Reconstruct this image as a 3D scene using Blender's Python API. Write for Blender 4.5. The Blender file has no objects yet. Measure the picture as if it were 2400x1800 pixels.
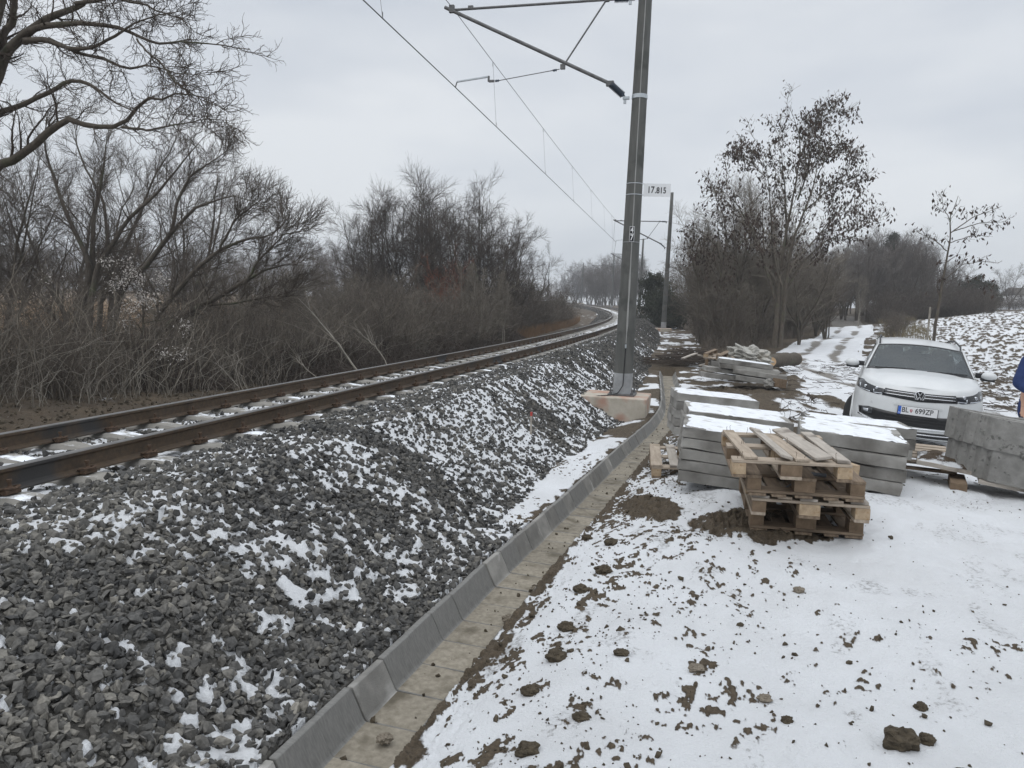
import bpy, bmesh, math, random
import numpy as np
from mathutils import Vector, Matrix
PI = math.pi
rad = math.radians
S = bpy.context.scene
COL = S.collection

# ------------------------------------------------------------------ camera
FPX = 1740.0                      # focal length in pixels of the 2400 px wide photograph
PITCH, ROLL = rad(6.45), rad(1.8)
cw = np.array([0, math.cos(PITCH), -math.sin(PITCH)])
cu0 = np.array([0, math.sin(PITCH), math.cos(PITCH)])
cx0 = np.array([1.0, 0, 0])
CX = math.cos(ROLL)*cx0 + math.sin(ROLL)*cu0
CU = -math.sin(ROLL)*cx0 + math.cos(ROLL)*cu0
cam_d = bpy.data.cameras.new('camera')
cam = bpy.data.objects.new('camera', cam_d); COL.objects.link(cam)
cam_d.sensor_width = 36.0
cam_d.lens = 36.0*FPX/2400.0
cam_d.clip_start = 0.05
cam_d.clip_end = 6000
cam.matrix_world = Matrix(((CX[0], CU[0], -cw[0], 0), (CX[1], CU[1], -cw[1], 0), (CX[2], CU[2], -cw[2], 0), (0, 0, 0, 1)))
S.camera = cam

def at(px, py, y):
    """the point of the scene at forward distance y seen at photograph pixel (px, py)"""
    r = cw + (px-1200)/FPX*CX - (py-900)/FPX*CU
    return r*(y/r[1])

# ------------------------------------------------------------------ sky and light (overcast winter day)
W = bpy.data.worlds.new("World"); S.world = W; W.use_nodes = True
nt = W.node_tree; nt.nodes.clear()
def N(nt, t, **kw):
    n = nt.nodes.new(t)
    for k, v in kw.items():
        if k in n.inputs.keys(): n.inputs[k].default_value = v
        else: setattr(n, k, v)
    return n
def LK(nt, a, b): nt.links.new(a, b)
out = N(nt, 'ShaderNodeOutputWorld')
bgc = N(nt, 'ShaderNodeBackground', Strength=1.0)
bgs = N(nt, 'ShaderNodeBackground', Strength=0.006)
sky = N(nt, 'ShaderNodeTexSky', sky_type='NISHITA', sun_disc=False, sun_elevation=rad(40), sun_rotation=rad(200))
LK(nt, sky.outputs[0], bgs.inputs[0])
tc = N(nt, 'ShaderNodeTexCoord')
sep = N(nt, 'ShaderNodeSeparateXYZ'); LK(nt, tc.outputs['Generated'], sep.inputs[0])
mp = N(nt, 'ShaderNodeMapping'); mp.inputs['Scale'].default_value = (1.0, 1.0, 3.2); LK(nt, tc.outputs['Generated'], mp.inputs[0])
nz = N(nt, 'ShaderNodeTexNoise', Scale=1.9, Detail=4.0, Roughness=0.5); LK(nt, mp.outputs[0], nz.inputs['Vector'])
cr = N(nt, 'ShaderNodeValToRGB')
cr.color_ramp.elements[0].position = 0.34; cr.color_ramp.elements[0].color = (0.565, 0.605, 0.665, 1)
cr.color_ramp.elements[1].position = 0.62; cr.color_ramp.elements[1].color = (0.74, 0.765, 0.795, 1)
LK(nt, nz.outputs[0], cr.inputs[0])
grad = N(nt, 'ShaderNodeMapRange'); LK(nt, sep.outputs[2], grad.inputs[0])
grad.inputs[1].default_value = 0.46; grad.inputs[2].default_value = 1.0
grad.inputs[3].default_value = 1.0; grad.inputs[4].default_value = 2.5
mul = N(nt, 'ShaderNodeVectorMath', operation='SCALE')
LK(nt, cr.outputs[0], mul.inputs[0]); LK(nt, grad.outputs[0], mul.inputs['Scale'])
LK(nt, mul.outputs[0], bgc.inputs[0])
add = N(nt, 'ShaderNodeAddShader'); LK(nt, bgc.outputs[0], add.inputs[0]); LK(nt, bgs.outputs[0], add.inputs[1])
LK(nt, add.outputs[0], out.inputs[0])

sun_d = bpy.data.lights.new('sun', 'SUN'); sun_d.energy = 0.5; sun_d.angle = rad(45); sun_d.color = (1, 0.97, 0.93)
sun = bpy.data.objects.new('sun', sun_d); COL.objects.link(sun)
sun.rotation_euler = Vector((0.55, 0.55, -0.95)).to_track_quat('-Z', 'Y').to_euler()
vs = S.view_settings; vs.view_transform = 'Standard'; vs.look = 'None'; vs.gamma = 1; vs.exposure = 0.06
S.cycles.max_bounces = 6; S.cycles.diffuse_bounces = 3; S.cycles.transparent_max_bounces = 12
S.cycles.use_denoising = True

# ------------------------------------------------------------------ numpy noise
def _hash(ix, iy, seed):
    h = (ix.astype(np.int64)*374761393 + iy.astype(np.int64)*668265263 + seed*974711) & 0xFFFFFFFF
    h = ((h ^ (h >> 13))*1274126177) & 0xFFFFFFFF
    return ((h ^ (h >> 16)) & 0xFFFFFF)/float(0xFFFFFF)
def vnoise(x, y, seed=0):
    ix = np.floor(x); iy = np.floor(y); fx = x-ix; fy = y-iy
    ix = ix.astype(np.int64); iy = iy.astype(np.int64)
    fx = fx*fx*fx*(fx*(fx*6-15)+10); fy = fy*fy*fy*(fy*(fy*6-15)+10)
    a = _hash(ix, iy, seed); b = _hash(ix+1, iy, seed); c = _hash(ix, iy+1, seed); d = _hash(ix+1, iy+1, seed)
    return (a+(b-a)*fx)*(1-fy)+(c+(d-c)*fx)*fy
def fbm(x, y, seed=0, octs=4, gain=0.5):
    s = 0; a = 1.0; t = 0
    for o in range(octs):
        s = s+a*vnoise(x*2**o+17.3*o, y*2**o-9.1*o, seed+o*13); t += a; a *= gain
    return s/t
def sstep(a, b, x):
    t = np.clip((x-a)/(b-a), 0, 1); return t*t*(3-2*t)

# ------------------------------------------------------------------ the line of the track and of the ditch
_t = np.arange(-40, 330, 1.0)
_hd = rad(15) - np.radians(0.133)*np.clip(_t-12, 0, None)
_x = np.zeros_like(_t); _y = np.zeros_like(_t)
for i in range(1, len(_t)):
    h = 0.5*(_hd[i]+_hd[i-1]); _x[i] = _x[i-1]+math.sin(h); _y[i] = _y[i-1]+math.cos(h)
i0 = int(np.where(_t == 0)[0][0])
_x += -3.86-_x[i0]; _y += 5.05-_y[i0]
_zr = np.interp(_t, [-40, 10, 49, 89, 129, 168, 208, 330], [0.0, 0, .06, .26, .62, .95, 1.2, 1.7])
Z0 = -1.375                      # top of the sleepers at the track centre
CANT = 0.073
def track(t, u, dz=0.0):
    """point at distance t along the track, u to its right, dz above the sleeper plane"""
    t = np.asarray(t, float)
    x = np.interp(t, _t, _x); y = np.interp(t, _t, _y); h = np.interp(t, _t, _hd); z = np.interp(t, _t, _zr)
    return np.stack([x+u*np.cos(h), y-u*np.sin(h), z+Z0+CANT*u+dz], -1)
def track_tu(x, y):
    """distance along and lateral offset of points (segment nearest by vertex)"""
    x = np.asarray(x, float).ravel(); y = np.asarray(y, float).ravel()
    T = np.empty_like(x); Uo = np.empty_like(x); st = 3
    vx, vy, vh, vt = _x[::st], _y[::st], _hd[::st], _t[::st]
    for a in range(0, len(x), 60000):
        b = slice(a, a+60000)
        d = (x[b, None]-vx)**2+(y[b, None]-vy)**2
        k = d.argmin(1)
        dx = x[b]-vx[k]; dy = y[b]-vy[k]; h = vh[k]
        al = dx*np.sin(h)+dy*np.cos(h)
        # correct for the curve
        lat = dx*np.cos(h)-dy*np.sin(h)
        kap = np.where(vt[k] > 12, rad(0.133), 0)
        T[b] = vt[k]+al; Uo[b] = lat+0.5*kap*al*al
    return T, Uo
DP = np.array([(-2.6, -3.2), (-1.1, 1.4), (-.57, 3.03), (-.34, 3.76), (-.17, 4.23), (.08, 5.02), (.48, 6.19), (1.05, 7.95), (1.7, 9.95), (2.3, 11.75), (2.82, 13.3), (3.3, 15.0), (3.62, 16.6), (4.15, 19.4), (4.55, 21.6), (4.95, 23.6)])
_k = np.concatenate([[0], np.cumsum(np.hypot(*np.diff(DP, axis=0).T))])
_ds = np.arange(0, _k[-1], 0.1)
_dx = np.interp(_ds, _k, DP[:, 0]); _dy = np.interp(_ds, _k, DP[:, 1])
for _ in range(60):
    _dx[1:-1] = .25*_dx[:-2]+.5*_dx[1:-1]+.25*_dx[2:]; _dy[1:-1] = .25*_dy[:-2]+.5*_dy[1:-1]+.25*_dy[2:]
_dh = np.arctan2(np.gradient(_dx), np.gradient(_dy))
def ditch_z(y): return np.interp(y, [-4, 5, 13, 24], [-1.99, -2.0, -2.2, -2.22])
def ditch_sw(x, y):
    x = np.asarray(x, float).ravel(); y = np.asarray(y, float).ravel()
    s = np.full_like(x, -1.0); w = np.full_like(x, 99.0)
    near = np.where((x > -6) & (x < 9) & (y > -6) & (y < 27))[0]
    for a in range(0, len(near), 60000):
        b = near[a:a+60000]
        vx, vy, vh, vs_ = _dx[::4], _dy[::4], _dh[::4], _ds[::4]
        k = ((x[b, None]-vx)**2+(y[b, None]-vy)**2).argmin(1)
        dx = x[b]-vx[k]; dy = y[b]-vy[k]; h = vh[k]
        s[b] = vs_[k]+dx*np.sin(h)+dy*np.cos(h); w[b] = dx*np.cos(h)-dy*np.sin(h)
    w = np.where((s < 0) | (s > _ds[-1]), 99.0*np.sign(w), w)
    return s, w

# natural ground through measured points (thin-plate spline)
GP = np.array([(0, 0, -1.62), (-2, -3, -1.7), (4, -3, -1.62), (0, 2.5, -1.62), (1, 2, -1.6), (2.5, 2, -1.6), (.9, 4, -1.65), (1.5, 4.5, -1.6), (2.5, 5, -1.6), (1.9, 6.4, -1.62),
  (2.6, 7, -1.62), (3.5, 6.5, -1.66), (3.5, 4, -1.62), (5, 5, -1.7), (4.5, 7.5, -1.72), (4.9, 9.9, -1.84), (6.1, 9.3, -1.95), (5.9, 12.6, -1.96), (7.3, 11.9, -2.06), (8, 9, -2.08), (9, 5, -2.0),
  (1.4, 10, -2.05), (-.3, 7.2, -2.02), (1.6, 12.6, -2.2), (2.45, 13.6, -2.25), (1.0, 14, -2.2), (3.6, 12, -1.95), (4.5, 15, -1.95), (6, 18, -1.88), (4, 20, -2.1), (5, 26, -1.95), (8, 24, -1.85), (8, 30, -1.85), (10, 24, -1.88), (14.6, 31, -1.85),
  (10, 49, -1.8), (14, 50, -1.8), (20.5, 47, -1.75), (31, 69, -1.45), (15, 90, -1.3), (20, 130, -.9), (17, 170, -.6), (10, 210, -.5), (-15, 250, -.6),
  (12, 14, -2.1), (16, 22, -1.75), (22, 32, -1.0), (27, 40, -.5), (37, 56, .28), (55, 75, .7), (60, 40, .6), (30, 15, -1.2), (90, 110, 1.2),
  (-4, 3, -1.9), (-7, 8, -1.9), (-9, 13, -1.95), (-9, 4, -1.9), (-6.5, 15, -2.2), (-12, 20, -2.5), (-20, 10, -2.4), (-30, 50, -2.7), (-60, 90, -2.8), (-2, 28, -2.3), (-.5, 39, -2.1), (-8, 45, -2.5), (-5, 70, -2.2), (5, 90, -1.8), (-30, 130, -2.4), (-10, 180, -1.4), (-120, 160, -2.6), (-100, 30, -2.6), (-30, -30, -2.3), (30, -30, -1.6)])
def _tps(d2): return np.where(d2 > 1e-12, 0.5*d2*np.log(np.maximum(d2, 1e-12)), 0)
_n = len(GP); _sc = 20.0
_q = GP[:, :2]/_sc
_K = _tps(((_q[:, None]-_q[None])**2).sum(-1))+np.eye(_n)*0.004
_A = np.zeros((_n+3, _n+3)); _A[:_n, :_n] = _K; _A[:_n, _n] = 1; _A[:_n, _n+1:] = _q; _A[_n, :_n] = 1; _A[_n+1:, :_n] = _q.T
_c = np.linalg.solve(_A, np.concatenate([GP[:, 2], np.zeros(3)]))
def natural(x, y):
    o = np.empty_like(x)
    for a in range(0, len(x), 60000):
        b = slice(a, a+60000); q = np.stack([x[b], y[b]], 1)/_sc
        o[b] = _tps(((q[:, None]-_q[None])**2).sum(-1))@_c[:_n]+_c[_n]+q@_c[_n+1:]
    r = np.hypot(x, y); k = sstep(140, 240, r)
    return np.clip(o, -3.2, 2.0)*(1-k)+(-1.2+.6*sstep(0, 200, x))*k
ROAD = np.array([(8.6, 14.5), (9.3, 19), (10.3, 24), (12.7, 31), (17, 40), (21.8, 49), (26.5, 59), (31, 69), (37, 84)])
def road_w(x, y):
    best = np.full_like(x, 1e9); sg = np.zeros_like(x)
    idx = np.where((x > 2) & (x < 48) & (y > 8) & (y < 100))[0]
    X, Y = x[idx], y[idx]; bb = np.full_like(X, 1e9); ss = np.zeros_like(X)
    for (x0, y0), (x1, y1) in zip(ROAD[:-1], ROAD[1:]):
        dx, dy = x1-x0, y1-y0; L = math.hypot(dx, dy)
        t = np.clip(((X-x0)*dx+(Y-y0)*dy)/L/L, 0, 1)
        d = np.hypot(X-x0-t*dx, Y-y0-t*dy); c = (X-x0)*dy/L-(Y-y0)*dx/L
        m = d < bb; bb[m] = d[m]; ss[m] = np.sign(c[m])
    best[idx] = bb; sg[idx] = ss
    return best*np.where(sg == 0, 1, sg)
CLUMPS = [(1.95, 5.40, .56, .45), (1.22, 6.3, .24, .65), (5.0, 17, .6, .8)]     # bare soil around the pallets and by the bank
def ground(x, y, fine=True):
    """height, snow cover (0..1 about .5), soil colour, ballast mask"""
    x = np.asarray(x, float).ravel(); y = np.asarray(y, float).ravel()
    r = np.hypot(x, y)
    t, u = track_tu(x, y)
    s, w = ditch_sw(x, y)
    rw = road_w(x, y)
    nat = natural(x, y)
    # --- natural surface roughness
    hd = rad(20)
    a = x*math.sin(hd)+y*math.cos(hd); c = x*math.cos(hd)-y*math.sin(hd)     # along / across the ditch
    rough = (fbm(x*.9, y*.9, 3, 4)-.5)*.10+(fbm(c*5, a*3, 5, 3)-.5)*.05+(fbm(c*16, a*9, 6, 2)-.5)*.012
    field = sstep(0, 2.5, (x-(ROAD[:, 0].take(0)))*0+rw-2.2)*sstep(11, 15, y)*(u > 0)*(rw < 1e8) + ((rw > 1e8) & (x > 9) & (u > 0) & (y > 4))*1.0
    field = np.clip(np.maximum(field, sstep(7.8, 9.5, x-.12*y)*sstep(10, 13, y)*(rw > 2.2)), 0, 1)
    fur = fbm(x*10+y*2.5, y*6.0, 21, 4)
    # --- soil lumps to the right of the ditch
    lump = fbm(c*11, a*6.0, 31, 4)
    lump2 = fbm(c*30+4, a*19, 37, 3)
    big = fbm(c*1.3, a*.8, 41, 3)
    right = w > .25
    pd = np.where(right & (w < 20), np.exp(-np.clip(w-.25, 0, None)/.85), 0)*sstep(24, 14, y)
    pd = pd+.22*np.exp(-((x-2.0)**2+(y-7.6)**2)/9)
    lump3 = fbm(c*70, a*42, 39, 2)
    bare = np.clip((lump-.5)*.62+(lump2-.5)*.62+(lump3-.5)*.30+(big-.5)*.50+pd*.20-.105, -1, 1)                     # >.2 bare soil pokes through
    bare = bare-.10*sstep(.8, 2.2, w)*(w < 90)-.08*(w > 90)
    h = nat+rough
    up = sstep(.10, .34, bare)
    nearR = (u > 1.5) & (y < 26)
    h = h+np.where(nearR, up*.010*(0.4+lump2), 0)
    thin = fbm(c*5.5+5, a*2.6, 47, 5)
    snow = np.where(u > 0, .80-.30*sstep(.47, .70, thin)*(.55+.25*np.clip(pd, 0, 1))-.85*sstep(.13, .28, bare), .8)
    farm = sstep(12, 20, r)
    # ploughed field
    h = h+field*(fur-.5)*.20
    snow = np.where(field > .3, .70+(fbm(x*1.4+3, y*1.1, 55, 3)-.5)*.5-(fur-.47)*3.0, snow)
    # rubbish strewn yard between the slabs and the thicket
    yard = (u > 3) & (y > 11) & (np.abs(rw) > 1.7) & (field < .3)
    mess = fbm(x*1.9, y*1.3, 61, 4)
    snow = np.where(yard, .62-(mess-.42)*4.0, snow)
    h = h+np.where(yard, (mess-.5)*.16, 0)
    # road
    on = np.abs(rw) < 1.35
    ruts = np.exp(-((np.abs(rw+.12*np.sin(y*.3))-.62)/.24)**2)
    h = np.where(on, h*1-.05*ruts+(nat-h)*.7, h)
    rn = fbm(x*1.1, y*.5, 71, 4)
    snow = np.where(on, .90-ruts*.50*(rn*1.9)-.5*(rn-.4)-.35*sstep(26, 17, y)*rn, snow)
    # left of the track
    left = u < -2.2
    ln = fbm(x*1.6, y*1.6, 81, 4)
    snow = np.where(left, .26-(ln-.3)*1.0+.18*sstep(30, 60, y)*(u > -6), snow)
    h = h+np.where(left, (fbm(x*5, y*5, 83, 4)-.5)*.13, 0)
    far_wood = ((u > 5) & (y > 27) & (rw < -1.6)) | ((u > 8) & (y > 68) & (r < 110) & (x < .62*y))
    snow = np.where(far_wood, .25, snow)
    snow = np.where((r > 95), .30+.25*(ln-.5), snow)
    # --- embankment
    zt = np.interp(t, _t, _zr)+Z0
    sl = np.interp(t, [-10, -1, 2, 5, 16, 200], [.28, .30, .44, .60, .64, .62])
    ed = 1.95
    ur = np.clip(u-ed, 0, None); ul = np.clip(-u-1.75, 0, None)
    ball = zt+CANT*np.clip(u, -1.9, 1.95)-np.interp(np.abs(u), [.60, .95, 1.25], [.072, .060, .030])-sl*ur-.62*ul
    ball = ball+(fbm(x*2.2, y*2.2, 91, 3)-.5)*.05*sstep(.9, 1.6, np.abs(u))
    bm_ = np.where(t > 250, 0, sstep(-.06, .03, ball-h))*(t > -38)
    # toe of the ballast reaches the ditch wall near the camera
    lw = (w < 0) & (w > -1.5) & (s >= 0)
    toez = ditch_z(y)+.145
    edge_n = (fbm(a*1.1, c*1.1, 97, 3)-.5)*1.2
    nearball = sstep(6.4, 5.3, y+edge_n)*lw
    h = np.maximum(h, ball)
    bm_ = np.maximum(bm_, nearball)
    k = sstep(-1.1, -.27, w)*((w < 0) & (s >= 0))
    h = h*(1-k)+toez*k*1.0
    # snow on the ballast
    bs = fbm(x*1.9+9, y*1.9, 101, 3)*.45+fbm(x*14, y*14, 103, 3)*.55
    dens = np.interp(y, [0, 3.2, 4.2, 8, 14, 20, 40], [.065, .075, .100, .085, .05, -.02, -.06])
    dens = dens+np.where(np.abs(u) < .7, .07, 0)+np.where((np.abs(u) < .7) & (y > 30), .10, 0)-.10*(u < -.8)
    dens = dens-.085*sstep(1.5, 0.7, -w)*((w < 0) & (s > 0))*(y < 6.3)
    bsn = .5+(bs+dens-.545)*7
    snow = np.where(bm_ > .5, bsn, snow)
    patch = np.clip(sstep(.42, 1.2, bsn), 0, 1)*bm_
    h = h+patch*.027
    # bank of the ditch, right side
    rb = (w > 0) & (w < 1.3) & (s >= 0)
    lip = ditch_z(y)+.172
    k = sstep(1.15, .27, w)*rb
    k2 = sstep(.55, .25, w)*rb
    h = h*(1-k*.75)+(lip+.05)*k*.75
    h = h*(1-k2)+lip*k2+rb*k2*(lump2-.5)*.05
    snow = snow-.6*sstep(.315, .25, np.abs(w)+(lump-.5)*.30)*(np.abs(w) < .5)
    inner = (w > -.262) & (w < .228)
    h = np.where(inner, ditch_z(y)-.09, h)
    # bare soil under pallets etc.
    for (cx_, cy_, rx, ry) in CLUMPS:
        q = np.hypot((x-cx_)/rx, (y-cy_)/ry)+(lump-.5)*.7
        m = sstep(1.05, .85, q); snow = snow*(1-m)+.05*m; h = h+m*(lump-.4)*.10+m*(lump2-.4)*.06
    mud = np.exp(-(((x-4.7)/1.6)**2+((y-24.7)/1.2)**2)); snow = snow-mud*.8
    # colours of what lies under the snow
    dirt = np.stack([.055+.05*lump2, .043+.038*lump2, .029+.026*lump2], -1)
    grav = np.array([.075, .071, .064])*np.ones((len(x), 1))
    gravn = (.7+.6*fbm(x*9, y*9, 111, 2))[:, None]
    crm = fbm(x*14, y*14, 85, 3)-.4
    lit = np.stack([.045+.06*ln, .034+.045*ln, .024+.028*ln], -1)
    tan_ = np.array([.23, .165, .105])*np.ones((len(x), 1))
    col = dirt
    col = np.where(on[:, None], np.array([.20, .185, .165])*(.7+.6*rn[:, None]), col)
    gr = ((rw > 2.2) & (rw < 4.2) & (y > 30) & (y < 75) & (field < 1))[:, None]
    col = np.where(gr, np.array([.12, .105, .06])*(.6+.8*ln[:, None]), col)
    snow = np.where(gr[:, 0], .42-(ln-.5), snow)
    col = np.where(left[:, None], lit, col)
    meadow = ((u < -12) & (r > 34))[:, None]
    col = np.where(meadow, tan_, col)
    snow = np.where(meadow[:, 0], .1, snow)
    col = np.where(bm_[:, None] > .5, grav*gravn, col)
    return h, np.clip(snow, 0, 1), col, bm_, w, t, u
def gz(x, y):
    return float(ground(np.array([float(x)]), np.array([float(y)]))[0][0])

# ------------------------------------------------------------------ mesh helpers
def link(o, parent=None):
    COL.objects.link(o)
    if parent is not None: o.parent = parent
    return o
def tag(o, label=None, cat=None, group=None, kind=None):
    if label: o['label'] = label
    if cat: o['category'] = cat
    if group: o['group'] = group
    if kind: o['kind'] = kind
    return o
def empty(name, loc=(0, 0, 0), rz=0.0, rot=None):
    o = bpy.data.objects.new(name, None); COL.objects.link(o)
    o.empty_display_size = .1
    o.location = Vector([float(c) for c in loc]); o.rotation_euler = rot if rot else (0, 0, rz)
    return o
def mesh_np(name, V, F, mat=None, smooth=False, parent=None, attrs=None, uv=None):
    """F: array (M,3) or (M,4)"""
    V = np.asarray(V, np.float32); F = np.asarray(F, np.int32)
    me = bpy.data.meshes.new(name)
    me.vertices.add(len(V)); me.vertices.foreach_set('co', V.ravel())
    k = F.shape[1]
    me.loops.add(F.size); me.loops.foreach_set('vertex_index', F.ravel())
    me.polygons.add(len(F)); me.polygons.foreach_set('loop_start', np.arange(0, F.size, k, dtype=np.int32))
    me.polygons.foreach_set('loop_total', np.full(len(F), k, np.int32))
    me.polygons.foreach_set('use_smooth', np.full(len(F), smooth))
    me.update(calc_edges=True)
    if attrs:
        for an, av in attrs.items():
            av = np.asarray(av, np.float32)
            if av.ndim == 1:
                at_ = me.attributes.new(an, 'FLOAT', 'POINT'); at_.data.foreach_set('value', av)
            else:
                at_ = me.attributes.new(an, 'FLOAT_COLOR', 'POINT')
                at_.data.foreach_set('color', np.concatenate([av, np.ones((len(av), 1), np.float32)], 1).ravel())
    if mat: me.materials.append(mat)
    return link(bpy.data.objects.new(name, me), parent)
def obj_bm(name, bm, mat, parent=None, smooth=False):
    me = bpy.data.meshes.new(name)
    bmesh.ops.recalc_face_normals(bm, faces=bm.faces)
    bm.to_mesh(me); bm.free()
    if smooth:
        for p in me.polygons: p.use_smooth = True
    if mat: me.materials.append(mat)
    return link(bpy.data.objects.new(name, me), parent)
def bm_box(bm, c, s, rz=0.0, bevel=0.0, rot=None, jit=0.0, rng=None):
    m = Matrix.Translation(Vector([float(q) for q in c])) @ (rot if rot is not None else Matrix.Rotation(rz, 4, 'Z')) @ Matrix.Diagonal((s[0], s[1], s[2], 1))
    r = bmesh.ops.create_cube(bm, size=1.0, matrix=m)
    vs_ = r['verts']
    if jit and rng:
        for v in vs_: v.co += Vector((rng.uniform(-jit, jit), rng.uniform(-jit, jit), rng.uniform(-jit, jit)))
    if bevel:
        es = list({e for v in vs_ for e in v.link_edges})
        bmesh.ops.bevel(bm, geom=es, offset=bevel, segments=1 if bevel < .006 else 2, affect='EDGES', profile=.5)
def tubes_np(P, R, sides=5, cap=True):
    """P (n,k,3) polylines, R (n,k) radii -> verts, quads"""
    P = np.asarray(P, float); R = np.asarray(R, float); n, k, _ = P.shape
    T = np.gradient(P, axis=1); T /= np.maximum(np.linalg.norm(T, axis=2, keepdims=True), 1e-9)
    ref = np.where(np.abs(T[:, :, 2:3]) > .9, np.array([1.0, 0, 0]), np.array([0, 0, 1.0]))
    m = T.mean(1, keepdims=True); ref = np.where(np.abs(m[:, :, 2:3])/np.maximum(np.linalg.norm(m, axis=2, keepdims=True), 1e-9) > .8, np.array([1.0, 0.1, 0]), np.array([0, 0.05, 1.0]))*np.ones_like(T)
    A = np.cross(T, ref); A /= np.maximum(np.linalg.norm(A, axis=2, keepdims=True), 1e-9); B = np.cross(T, A)
    an = np.arange(sides)/sides*2*PI
    ring = P[:, :, None]+R[:, :, None, None]*(np.cos(an)[None, None, :, None]*A[:, :, None]+np.sin(an)[None, None, :, None]*B[:, :, None])
    V = ring.reshape(-1, 3)
    base = (np.arange(n)*k*sides)[:, None, None]; i = np.arange(k-1)[None, :, None]*sides; j = np.arange(sides)[None, None]; j2 = (j+1) % sides
    Fq = np.stack([base+i+j, base+i+j2, base+i+sides+j2, base+i+sides+j], -1).reshape(-1, 4)
    return V, Fq
def tube(name, pts, r, mat, parent=None, sides=8, smooth=True):
    pts = np.asarray(pts, float)[None]; r = np.full(pts.shape[:2], r) if np.isscalar(r) else np.asarray(r, float)[None]
    V, Fq = tubes_np(pts, r, sides)
    o = mesh_np(name, V, Fq, mat, smooth, parent)
    return o
def resample(pts, K):
    pts = np.asarray(pts, float); L = np.concatenate([[0], np.cumsum(np.linalg.norm(np.diff(pts, axis=0), axis=1))])
    q = np.linspace(0, L[-1], K)
    return np.stack([np.interp(q, L, pts[:, i]) for i in range(pts.shape[1])], 1)
def bm_lathe(bm, prof, c=(0, 0, 0), seg=16, mat4=None):
    rings = []
    M4 = mat4 if mat4 is not None else Matrix.Identity(4)
    for r, z in prof:
        rings.append([bm.verts.new(M4 @ Vector((c[0]+r*math.cos(2*PI*i/seg), c[1]+r*math.sin(2*PI*i/seg), c[2]+z))) for i in range(seg)])
    for a, b in zip(rings[:-1], rings[1:]):
        for i in range(seg): bm.faces.new((a[i], a[(i+1) % seg], b[(i+1) % seg], b[i]))
    bm.faces.new(rings[0][::-1]); bm.faces.new(rings[-1])
def axis_mat(p0, p1):
    p0 = Vector([float(q) for q in p0]); p1 = Vector([float(q) for q in p1])
    return Matrix.Translation(p0) @ (p1-p0).to_track_quat('Z', 'Y').to_matrix().to_4x4()
def text_mesh(name, s, size, mat, parent, M4, sx=1.0, off=0.0, ext=0.001):
    cu = bpy.data.curves.new(name, 'FONT'); cu.body = s; cu.size = size; cu.align_x = 'CENTER'; cu.align_y = 'CENTER'; cu.extrude = ext; cu.offset = off
    to = bpy.data.objects.new(name+'_tmp', cu); COL.objects.link(to)
    bpy.context.view_layer.update()
    me = bpy.data.meshes.new_from_object(to.evaluated_get(bpy.context.evaluated_depsgraph_get()))
    bpy.data.objects.remove(to)
    me.transform(M4 @ Matrix.Diagonal((sx, 1, 1, 1)))
    me.materials.clear(); me.materials.append(mat)
    return link(bpy.data.objects.new(name, me), parent)

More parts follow.
